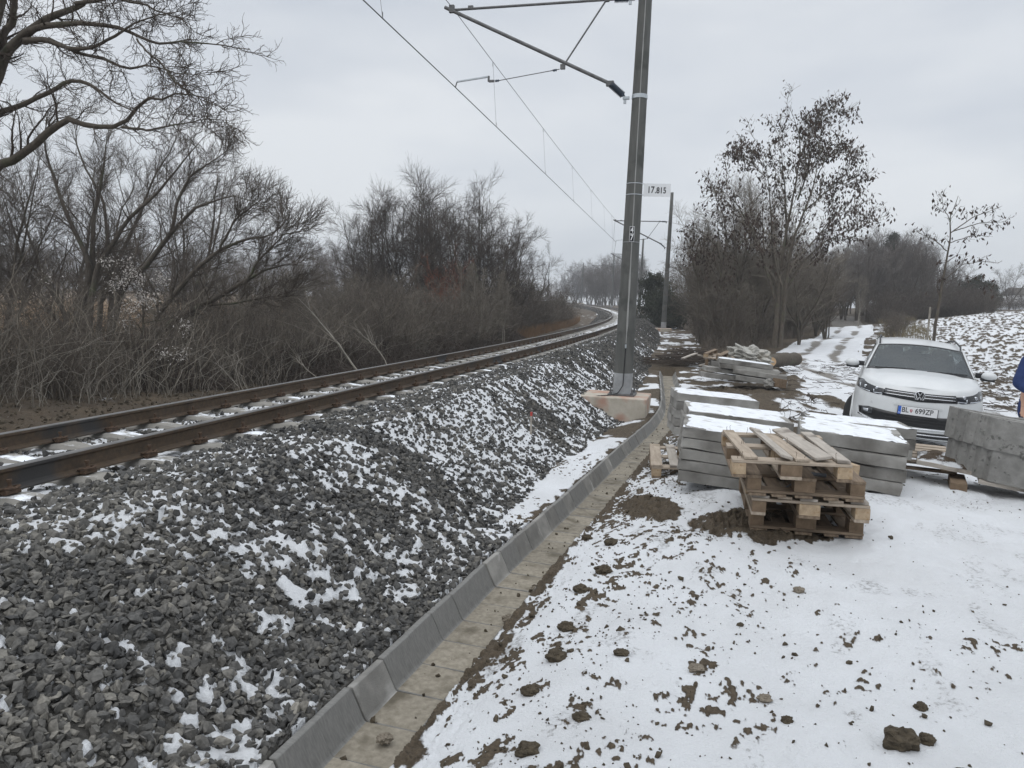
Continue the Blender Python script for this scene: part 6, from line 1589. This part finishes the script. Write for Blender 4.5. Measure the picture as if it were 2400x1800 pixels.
# big leaning multi-stemmed willow
def Wl(pts, r, y0=23, y1=23): return L(pts, y0, y1, r)
wb = [(350, 1420)]
limbs = [Wl([(335, 1560), (330, 1250), (370, 1100), (345, 1020), (280, 880), (215, 700), (185, 590), (200, 450)], [.17, .15, .12, .1, .08, .06, .04, .01]),
 Wl([(345, 1560), (358, 1250), (372, 1090), (375, 900), (400, 800), (430, 640), (440, 540)], [.18, .16, .13, .1, .08, .05, .01]),
 Wl([(360, 1560), (370, 1230), (400, 1080), (440, 1030), (520, 900), (640, 800), (700, 720), (760, 640), (830, 560)], [.16, .15, .12, .11, .09, .07, .05, .03, .01], 23, 22),
 Wl([(420, 1560), (470, 1300), (500, 1180), (600, 1090), (700, 960), (800, 850), (950, 800), (1060, 830)], [.16, .15, .13, .11, .09, .06, .03, .01], 23, 21),
 Wl([(380, 1560), (420, 1200), (520, 1000), (590, 850), (650, 700), (720, 600), (740, 520)], [.15, .12, .10, .08, .05, .03, .01], 24, 24),
 Wl([(430, 1560), (450, 1200), (430, 1000), (410, 820), (330, 680), (290, 560), (330, 430)], [.14, .12, .09, .07, .05, .03, .01], 24, 25),
 Wl([(560, 1540), (640, 1290), (800, 1100), (900, 1020), (1000, 980), (1100, 970), (1180, 900), (1200, 850)], [.15, .13, .1, .085, .065, .045, .025, .01], 21, 19.5),
 Wl([(520, 1500), (650, 1360), (760, 1290), (880, 1230), (1000, 1160), (1090, 1110), (1170, 1090), (1250, 1090)], [.16, .14, .12, .10, .08, .055, .03, .01], 20, 18.5),
 Wl([(1000, 1160), (1060, 1080), (1120, 1000), (1160, 960), (1260, 940)], [.05, .04, .03, .02, .008], 18.9, 18.5),
 Wl([(860, 1248), (950, 1245), (1040, 1230), (1150, 1215), (1240, 1190)], [.045, .035, .025, .015, .006], 19.3, 18.8),
 Wl([(700, 960), (720, 840), (780, 720), (900, 640), (960, 600)], [.07, .055, .04, .02, .008], 22, 21.5),
 Wl([(900, 1020), (960, 900), (1040, 830), (1100, 790)], [.05, .035, .02, .008], 20.3, 19.8)]
limbs = [(p_, [q*.78 for q in r_]) for p_, r_ in limbs]
hero('leaning_willow', 'big many stemmed bare willow fanning out to the right above the brown thicket', 'tree', limbs,
     [dict(n=16, t0=.25, t1=.99, ang=36, lf=.20, K=10, wig=.11, up=.045, rf=.42, rmin=.009, lmin=.6, tip=.8), dict(n=9, t0=.12, t1=1, ang=36, lf=.46, K=7, wig=.12, up=.04, rf=.5, rmin=.0058, lmin=.45, tip=.6), dict(n=7, t0=.1, t1=1, ang=30, lf=.55, K=5, wig=.12, up=.04, rf=.6, rmin=.0040, lmin=.30, tip=.4)], M_BARK, M_TWIGW, 19)
for k, (px, yt, yd, kd, lb) in enumerate([(-20, 300, 26, 'willow', 'bare tree rising behind the overhanging limbs at the left edge'), (150, 330, 30, 'spread', 'bare tree between the overhanging limbs and the leaning willow'), (420, 330, 33, 'willow', 'tall fine twigged willow behind the leaning one')]):
    x, y, z = at(px, yt, yd); place(kd, k % 3, x, y, (z-gz(x, y))/9.7, rg.uniform(0, 6), lb, 'tree', 'bare_tree', None, M_BARK, M_TWIGW)
# single young tree in the thicket with pale seed heads
def Zt(pts, r, yd): return ([tuple(at(a/3.16, 600+b/3.16, yd)) for a, b in pts], r)
hv = hero('clematis_tree', 'thin dark young tree hung with pale fluffy seed heads in the left thicket', 'tree', [Zt([(985, 960), (1020, 740), (1060, 500), (1065, 240), (1130, 100)], [.04, .035, .025, .018, .006], 15.5), Zt([(1060, 500), (1200, 470), (1330, 430)], [.015, .01, .004], 15.5), Zt([(1065, 250), (1000, 150), (900, 60)], [.015, .01, .004], 15.5), Zt([(1020, 740), (900, 640), (800, 640)], [.014, .01, .004], 15.5)],
     [dict(n=12, t0=.15, t1=1, ang=50, lf=.30, K=6, wig=.2, up=.03, rf=.5, rmin=.005, lmin=.25, tip=.7), dict(n=6, t0=.1, t1=1, ang=50, lf=.5, K=4, wig=.2, up=.02, rf=.6, rmin=.0038, lmin=.15, tip=.5)], M_BARK, M_TWIG, 29, sides=(7, 4, 3, 3))
rgn = np.random.default_rng(2); hb = np.array(hv.location[:])
pp = np.array([at(px_/3.16, 600+py_/3.16, 15.4) for px_, py_ in [(940, 40), (960, 60), (1000, 150), (950, 170), (1020, 180), (870, 190), (1060, 300), (1110, 290), (1030, 320), (1080, 370), (960, 380), (980, 400), (1010, 160), (780, 30), (820, 60), (1200, 180), (1180, 150), (1120, 350), (900, 200), (830, 210), (1390, 540), (1380, 500), (1340, 720), (1240, 720), (1200, 710), (350, 150), (930, 480)]])-hb
V, F_ = leaves_np(np.repeat(pp[:, None], 2, 1), 34, .05, rgn, -.6, 1.7); mesh_np('seed_heads', V, F_, noisy('seed_head', (.42, .39, .36), (.55, .52, .48), 5), False, hv)

# right: the tall tree that kept its brown leaves
def Zr(pts, r, y0, y1=None): 
    y1 = y1 or y0; n_ = len(pts); return ([tuple(at(1550+a/2.602, 200+b/2.602, y0+(y1-y0)*i/(n_-1))) for i, (a, b) in enumerate(pts)], r)
LV = [dict(n=17, t0=.22, t1=.99, ang=40, lf=.24, K=8, wig=.12, up=.05, rf=.40, rmin=.010, lmin=.8, tip=.7), dict(n=9, t0=.15, t1=1, ang=40, lf=.45, K=6, wig=.15, up=.03, rf=.55, rmin=.007, lmin=.45, tip=.5)]
hero('leafy_tree', 'tallest tree right of the masts, still carrying dark dead leaves at its twig ends', 'tree',
     [(p_, [q*.68 for q in r_]) for p_, r_ in [Zr([(690, 1600), (720, 1300), (760, 950), (830, 600), (860, 420), (850, 280), (800, 150), (765, 95)], [.17, .15, .12, .09, .06, .04, .02, .008], 31), Zr([(720, 1600), (760, 1200), (800, 950), (880, 760), (950, 560), (970, 420), (1040, 340), (1110, 325)], [.15, .13, .11, .09, .06, .04, .02, .006], 31, 30),
      Zr([(700, 1600), (700, 1200), (670, 950), (655, 700), (640, 520), (600, 400), (580, 325)], [.13, .11, .09, .06, .04, .02, .008], 31.5), Zr([(690, 1300), (620, 1050), (540, 850), (460, 720), (380, 650), (290, 620)], [.1, .08, .06, .04, .02, .008], 31, 30.5),
      Zr([(760, 1250), (850, 1080), (980, 960), (1100, 900), (1200, 860), (1290, 830)], [.09, .07, .05, .03, .018, .007], 31, 30), Zr([(880, 760), (1000, 650), (1080, 600), (1165, 600)], [.05, .035, .02, .006], 30.8), Zr([(950, 560), (1000, 450), (1080, 410), (1145, 405)], [.035, .025, .015, .006], 30.5),
      Zr([(850, 420), (920, 260), (1000, 180), (1075, 130)], [.035, .025, .015, .006], 30.7), Zr([(640, 560), (560, 480), (470, 415)], [.03, .018, .006], 31.4), Zr([(760, 1000), (760, 750), (740, 520), (730, 380), (700, 270)], [.08, .06, .04, .02, .006], 31.8), Zr([(830, 700), (900, 500), (890, 350), (940, 240)], [.06, .04, .02, .006], 31.2),
      Zr([(900, 980), (1010, 850), (1090, 780), (1190, 760)], [.05, .03, .018, .006], 30.8)]], LV, M_BARK, M_GREYS, 31, leaf=(2.9, .15), sides=(9, 5, 3, 3))
hero('leafy_tree', 'smaller leaf bearing tree at the left edge of the right wood, behind the ditch end', 'tree',
     [Zr([(280, 1520), (340, 1280), (370, 1100), (330, 980), (260, 920), (180, 880)], [.09, .075, .06, .04, .02, .007], 35), Zr([(370, 1120), (410, 960), (390, 800), (350, 700), (330, 600)], [.05, .04, .03, .018, .006], 35), Zr([(370, 1100), (450, 1000), (520, 900), (560, 820)], [.04, .03, .018, .006], 35), Zr([(350, 1180), (300, 1080), (230, 1020)], [.03, .02, .006], 35)], LV, M_BARK, M_GREYS, 37, leaf=(1.6, .17), sides=(8, 5, 3, 3))
hero('sapling', 'slender sapling with a few dead leaves leaning over the field behind the car', 'tree',
     [Zr([(1655, 1590), (1665, 1480), (1700, 1220), (1765, 950), (1765, 800), (1815, 670)], [.055, .05, .042, .03, .02, .007], 26), Zr([(1765, 900), (1900, 800), (2060, 745)], [.02, .014, .005], 26), Zr([(1740, 1010), (1650, 940), (1540, 890)], [.02, .014, .005], 26), Zr([(1765, 960), (1850, 925), (1935, 912)], [.016, .012, .005], 26), Zr([(1715, 1190), (1850, 1090), (1960, 1070), (2045, 1075)], [.018, .014, .009, .005], 26), Zr([(1780, 890), (1950, 840), (2110, 835)], [.018, .012, .004], 26), Zr([(1765, 830), (1720, 750), (1705, 690)], [.014, .01, .004], 26), Zr([(1700, 1220), (1840, 1150), (2040, 1230)], [.014, .009, .004], 26)],
     [dict(n=7, t0=.3, t1=.99, ang=36, lf=.20, K=6, wig=.12, up=.03, rf=.45, rmin=.007, lmin=.3, tip=.7), dict(n=4, t0=.2, t1=1, ang=40, lf=.4, K=4, wig=.15, up=.0, rf=.55, rmin=.005, lmin=.15, tip=.6)], M_BARK, M_TWIG, 41, leaf=(1.1, .15), sides=(8, 5, 3, 3))
bm = bmesh.new(); sx_, sy_, _ = at(1550+1655/2.602, 780, 26); bm_box(bm, (sx_-.28, sy_-.2, gz(sx_, sy_)+1.0), (.05, .05, 2.0), bevel=.004); tag(obj_bm('stake', bm, M_PALE), 'pale wooden stake beside the slender sapling', 'stake')
# distant house
hx, hy, hz = at(2394, 712, 190)
hs = empty('far_house', (hx, hy, hz-1)); tag(hs, 'tiny white house in the haze at the far right edge of the field', 'house')
bm = bmesh.new(); bm_box(bm, (0, 0, 1.5), (7, 6, 3)); obj_bm('wall', bm, M_WHITE, hs)
bm = bmesh.new(); q = [bm.verts.new(v) for v in [(-3.7, -3.3, 3), (3.7, -3.3, 3), (3.7, 3.3, 3), (-3.7, 3.3, 3), (-3.7, 0, 5), (3.7, 0, 5)]]
for f in ((0, 1, 5, 4), (2, 3, 4, 5), (0, 4, 3), (1, 2, 5), (0, 3, 2, 1)): bm.faces.new([q[i] for i in f])
obj_bm('roof', bm, M_BARK, hs)

# undergrowth: dead stems nobody could count
def stalks(name, label, X, Y, hmin, hmax, r, mat, seed, lean=.5, cat='undergrowth', K=5):
    rg2 = np.random.default_rng(seed); n_ = len(X); h = ground(X, Y)[0]; H = rg2.uniform(hmin, hmax, n_)
    a = rg2.uniform(0, 2*PI, n_); le = rg2.uniform(0, lean, n_)*H; k = np.linspace(0, 1, K)[None]
    P = np.stack([X[:, None]+np.cos(a)[:, None]*le[:, None]*k**1.8, Y[:, None]+np.sin(a)[:, None]*le[:, None]*k**1.8, h[:, None]-.03+H[:, None]*(k-.25*(le/H)[:, None]*k**2)], -1)
    P[:, 1:] += rg2.normal(size=(n_, K-1, 3))*.02*H[:, None, None]
    V, F_ = tubes_np(P, np.full((n_, K), r)*(1-.6*k), 3); o = mesh_np(name, V, F_, mat, False); tag(o, label, cat, kind='stuff'); return o
rg2 = np.random.default_rng(12)
def tu_pts(n_, t0, t1, u0, u1):
    t = rg2.uniform(t0, t1, n_); u = rg2.uniform(u0, u1, n_); p = track(t, u); return p[:, 0], p[:, 1]
X, Y = tu_pts(15000, 2, 34, -13, -5.9); stalks('undergrowth', 'tangle of dead brown stems at the foot of the thicket', X, Y, .25, 1.0, .0038, M_BROWN, 1, 1.2)
X, Y = tu_pts(11000, 18, 75, -12, -4.6); stalks('undergrowth', 'dead brown stems along the track farther off', X, Y, .3, 1.2, .006, M_BROWN, 2, .9)
X, Y = tu_pts(900, 4, 26, -7.6, -5.2); stalks('arching_stems', 'pale dry stems and canes along the front of the thicket', X, Y, .5, 1.7, .006, M_PALE, 18, 1.3, K=9)
X, Y = tu_pts(2600, 2, 60, -10, -5.4); stalks('arching_stems', 'long grey stems arching out of the thicket', X, Y, 1.0, 2.8, .008, M_GREYS, 8, .8, K=9)
X, Y = tu_pts(7000, 36, 74, -6.5, -4.0); stalks('reddish_grass', 'reddish dry grass on the inner slope of the bend', X, Y, .3, .75, .008, noisy('dry_grass', (.17, .105, .06), (.26, .17, .10), 1), 3, .4, 'grass')
X = rg2.uniform(-45, -4, 26000); Y = rg2.uniform(34, 75, 26000); m = (Y > 30+(X+4)*-.35) & (X > -.75*Y); stalks('dry_reeds', 'pale dry reeds covering the meadow behind the thicket', X[m], Y[m], .7, 1.7, .012, M_REED, 4, .3, 'reeds', 4)
n_ = 9000; X = rg2.uniform(5, 24, n_); Y = rg2.uniform(24, 50, n_); rw_ = road_w(X, Y); _, u_ = track_tu(X, Y); m = (rw_ < -2.4) & (u_ > 5) & (Y > 28+.15*X); stalks('undergrowth', 'dead stems along the foot of the right wood', X[m], Y[m], .3, 1.1, .006, M_BROWN, 5, 1.0)
n_ = 14000; X = rg2.uniform(14, 36, n_); Y = rg2.uniform(28, 72, n_); rw_ = road_w(X, Y); m = (rw_ > 2.3) & (rw_ < 4.6); stalks('bank_grass', 'dull olive brown grass on the bank beside the snowy road', X[m], Y[m], .25, .6, .010, noisy('bank_grass', (.12, .10, .055), (.19, .155, .085), 1), 6, .5, 'grass')
# twigs scattered on the snow of the yard
n_ = 900; X = rg2.uniform(2.4, 13, n_); Y = rg2.uniform(10.5, 27, n_); s_, w_ = ditch_sw(X, Y); m = (w_ > .5) & ~((np.abs(X-5.4) < .9) & (np.abs(Y-17.6) < .8)); X, Y = X[m], Y[m]; n_ = len(X)
a = rg2.uniform(0, PI, n_); ln_ = rg2.uniform(.08, .45, n_); h = ground(X, Y)[0]; k = np.linspace(-.5, .5, 4)[None]
P = np.stack([X[:, None]+np.cos(a)[:, None]*ln_[:, None]*k, Y[:, None]+np.sin(a)[:, None]*ln_[:, None]*k, h[:, None]+.02+rg2.uniform(0, .05, (n_, 4))], -1)
V, F_ = tubes_np(P, rg2.uniform(.003, .008, (n_, 1))*np.ones((n_, 4)), 4); tag(mesh_np('scattered_twigs', V, F_, M_TWIG), 'broken twigs and sticks strewn over the snowy yard', 'twigs', kind='stuff')
X = rg2.uniform(8.5, 17, 300); Y = rg2.uniform(13, 24, 300); n_ = 300; a = rg2.uniform(0, PI, n_); ln_ = rg2.uniform(.2, 1.0, n_); h = ground(X, Y)[0]
P = np.stack([X[:, None]+np.cos(a)[:, None]*ln_[:, None]*k, Y[:, None]+np.sin(a)[:, None]*ln_[:, None]*k, h[:, None]+.03+rg2.uniform(0, .10, (n_, 4))], -1)
V, F_ = tubes_np(P, rg2.uniform(.003, .009, (n_, 1))*np.ones((n_, 4)), 4); tag(mesh_np('scattered_twigs', V, F_, M_TWIG), 'cut twigs lying on the field edge behind the car', 'twigs', kind='stuff')
def bramble(label, t, u, w_, h_, seed):
    rg3 = np.random.default_rng(seed); c = track(t, u); n_ = 1500; a = rg3.uniform(0, 2*PI, n_); r = w_*np.sqrt(rg3.random(n_)); X = c[0]+r*np.cos(a); Y = c[1]+r*np.sin(a)*.8
    hh = h_*(1-(r/w_)**2)*rg3.uniform(.3, 1, n_)+.1; g0 = gz(c[0], c[1]); d = rg3.uniform(0, 2*PI, n_); ln = rg3.uniform(.4, 1.2, n_); k = np.linspace(-.5, .5, 7)[None]
    P = np.stack([X[:, None]+np.cos(d)[:, None]*ln[:, None]*k, Y[:, None]+np.sin(d)[:, None]*ln[:, None]*k, g0+hh[:, None]*(1.05-2.6*k**2)+rg3.normal(size=(n_, 7))*.03], -1)-np.array([c[0], c[1], g0])
    root = empty('bramble_bush', (c[0], c[1], g0)); tag(root, label, 'bush', 'bramble mounds at the foot of the thicket')
    V, F_ = tubes_np(P, np.full((n_, 7), .0045), 3); mesh_np('canes', V, F_, M_TWIG, False, root)
    V, F_ = leaves_np(P, 2.2, .055, rg3, 0, .8); mesh_np('leaves', V, F_, M_LEAF, False, root)
for i, (t, u, w_, h_) in enumerate([(14.5, -6.0, 1.5, .9), (17, -5.9, 1.6, 1.1), (20, -5.7, 1.4, .9), (23.5, -5.4, 1.7, 1.0), (28, -5.4, 1.8, 1.0), (10.5, -7.0, 1.2, .7), (33, -5.3, 1.6, .8)]):
    bramble('dark tangled mound of bramble canes at the foot of the thicket', t, u, w_, h_, 60+i)
# branches one can tell apart
def branch(label, pts, r, seed, mat=None, lv=None, name='fallen_branch'):
    return hero(name, label, 'branch', [([tuple(p) for p in pts], [r*.62, r*.45, r*.2])], lv or [dict(n=9, t0=.2, t1=1, ang=40, lf=.35, K=5, wig=.2, up=0, rf=.6, rmin=.004, lmin=.1, tip=.7)], mat or M_TWIG, mat or M_TWIG, seed, sides=(6, 3, 3, 3))
branch('curved stick standing out of the snow behind the slab stacks', [at(1850, 992, 9.3), at(1866, 978, 9.3), at(1884, 964, 9.3)], .012, 1)
branch('forked twig lying on the snow left of the car', [at(1823, 970, 11.5), at(1850, 958, 12), at(1870, 946, 12.6)], .016, 2)
branch('dark crooked branch on the snow between the loose slabs and the car', [at(1895, 924, 13.5), at(1908, 938, 13.0), at(1925, 945, 12.8)], .04, 3)
branch('thin branch lying right of the loose slab pile', [at(1832, 936, 14), at(1850, 931, 14.2), at(1875, 935, 14.4)], .012, 4)
for k, (a, b, c, l) in enumerate([((865, 850), (800, 810), (700, 695), 'pale fallen stem leaning out of the thicket toward the rail'), ((770, 880), (720, 860), (690, 835), 'short pale stem leaning low in the thicket'), ((925, 850), (880, 810), (830, 770), 'thin pale fallen branch near the rail in the thicket')]):
    yy = 18.5 if k == 0 else 18.0; p0_ = at(a[0], a[1], yy); p0_[2] = gz(p0_[0], p0_[1])
    branch(l, [p0_, at(b[0], b[1], yy+.4), at(c[0], c[1], yy+1.2)], .05 if k == 0 else .022, 10+k, M_PALE, [dict(n=10, t0=.3, t1=1, ang=18, lf=.5, K=7, wig=.06, up=0.01, rf=.5, rmin=.007, lmin=.5, tip=.5)])
for k, (a, b) in enumerate([((590, 922), (505, 825)), ((582, 910), (528, 825)), ((560, 905), (548, 822)), ((596, 905), (548, 830))]):
    p0_ = at(a[0], a[1], 14.5); p0_[2] = gz(p0_[0], p0_[1]); branch('one of the pale straight stems leaning together beside the rail', [p0_, (p0_+at(b[0], b[1], 14.7))/2, at(b[0], b[1], 14.7)], .014, 20+k, M_PALE, [dict(n=2, t0=.5, t1=1, ang=15, lf=.3, K=4, wig=.1, up=0, rf=.5, rmin=.005, lmin=.2)])['group'] = 'pale stems leaning beside the rail'
x_, y_ = 6.1, 24.3
pile = np.random.default_rng(4); P = []
for i in range(420):
    c = np.array([x_+pile.normal()*.9, y_+pile.normal()*.45, 0]); a = pile.uniform(-.5, .5)+(PI if pile.random() < .5 else 0); l_ = pile.uniform(.4, 1.3); hh = pile.uniform(.02, .5)*math.exp(-((c[0]-x_)/1.1)**2)
    P.append([[c[0]+math.cos(a)*l_*q, c[1]+math.sin(a)*l_*q*.6, hh+pile.uniform(-.05, .08)] for q in (-.5, -.15, .2, .5)])
P = np.array(P); P[:, :, 2] += gz(x_, y_)+.05
V, F_ = tubes_np(P, np.full(P.shape[:2], .009), 3); tag(mesh_np('brush_pile', V, F_, M_TWIG), 'dark heap of cut brushwood beside the end of the ditch', 'brush pile', kind='stuff')

# ------------------------------------------------------------------ damp winter air
bm = bmesh.new(); bm_box(bm, (0, 0, 12), (900, 900, 34)); hz_ = obj_bm('haze', bm, None)
HM = bpy.data.materials.new('haze'); HM.use_nodes = True; hn = HM.node_tree; hn.nodes.clear(); ho = N(hn, 'ShaderNodeOutputMaterial'); pv_ = N(hn, 'ShaderNodeVolumePrincipled'); pv_.inputs['Density'].default_value = .0011; pv_.inputs['Color'].default_value = (.90, .93, .97, 1); pv_.inputs['Anisotropy'].default_value = .2
LK(hn, pv_.outputs[0], ho.inputs['Volume']); hz_.data.materials.append(HM); tag(hz_, 'thin cold winter haze over the fields', 'haze', kind='stuff')
S.cycles.volume_bounces = 0
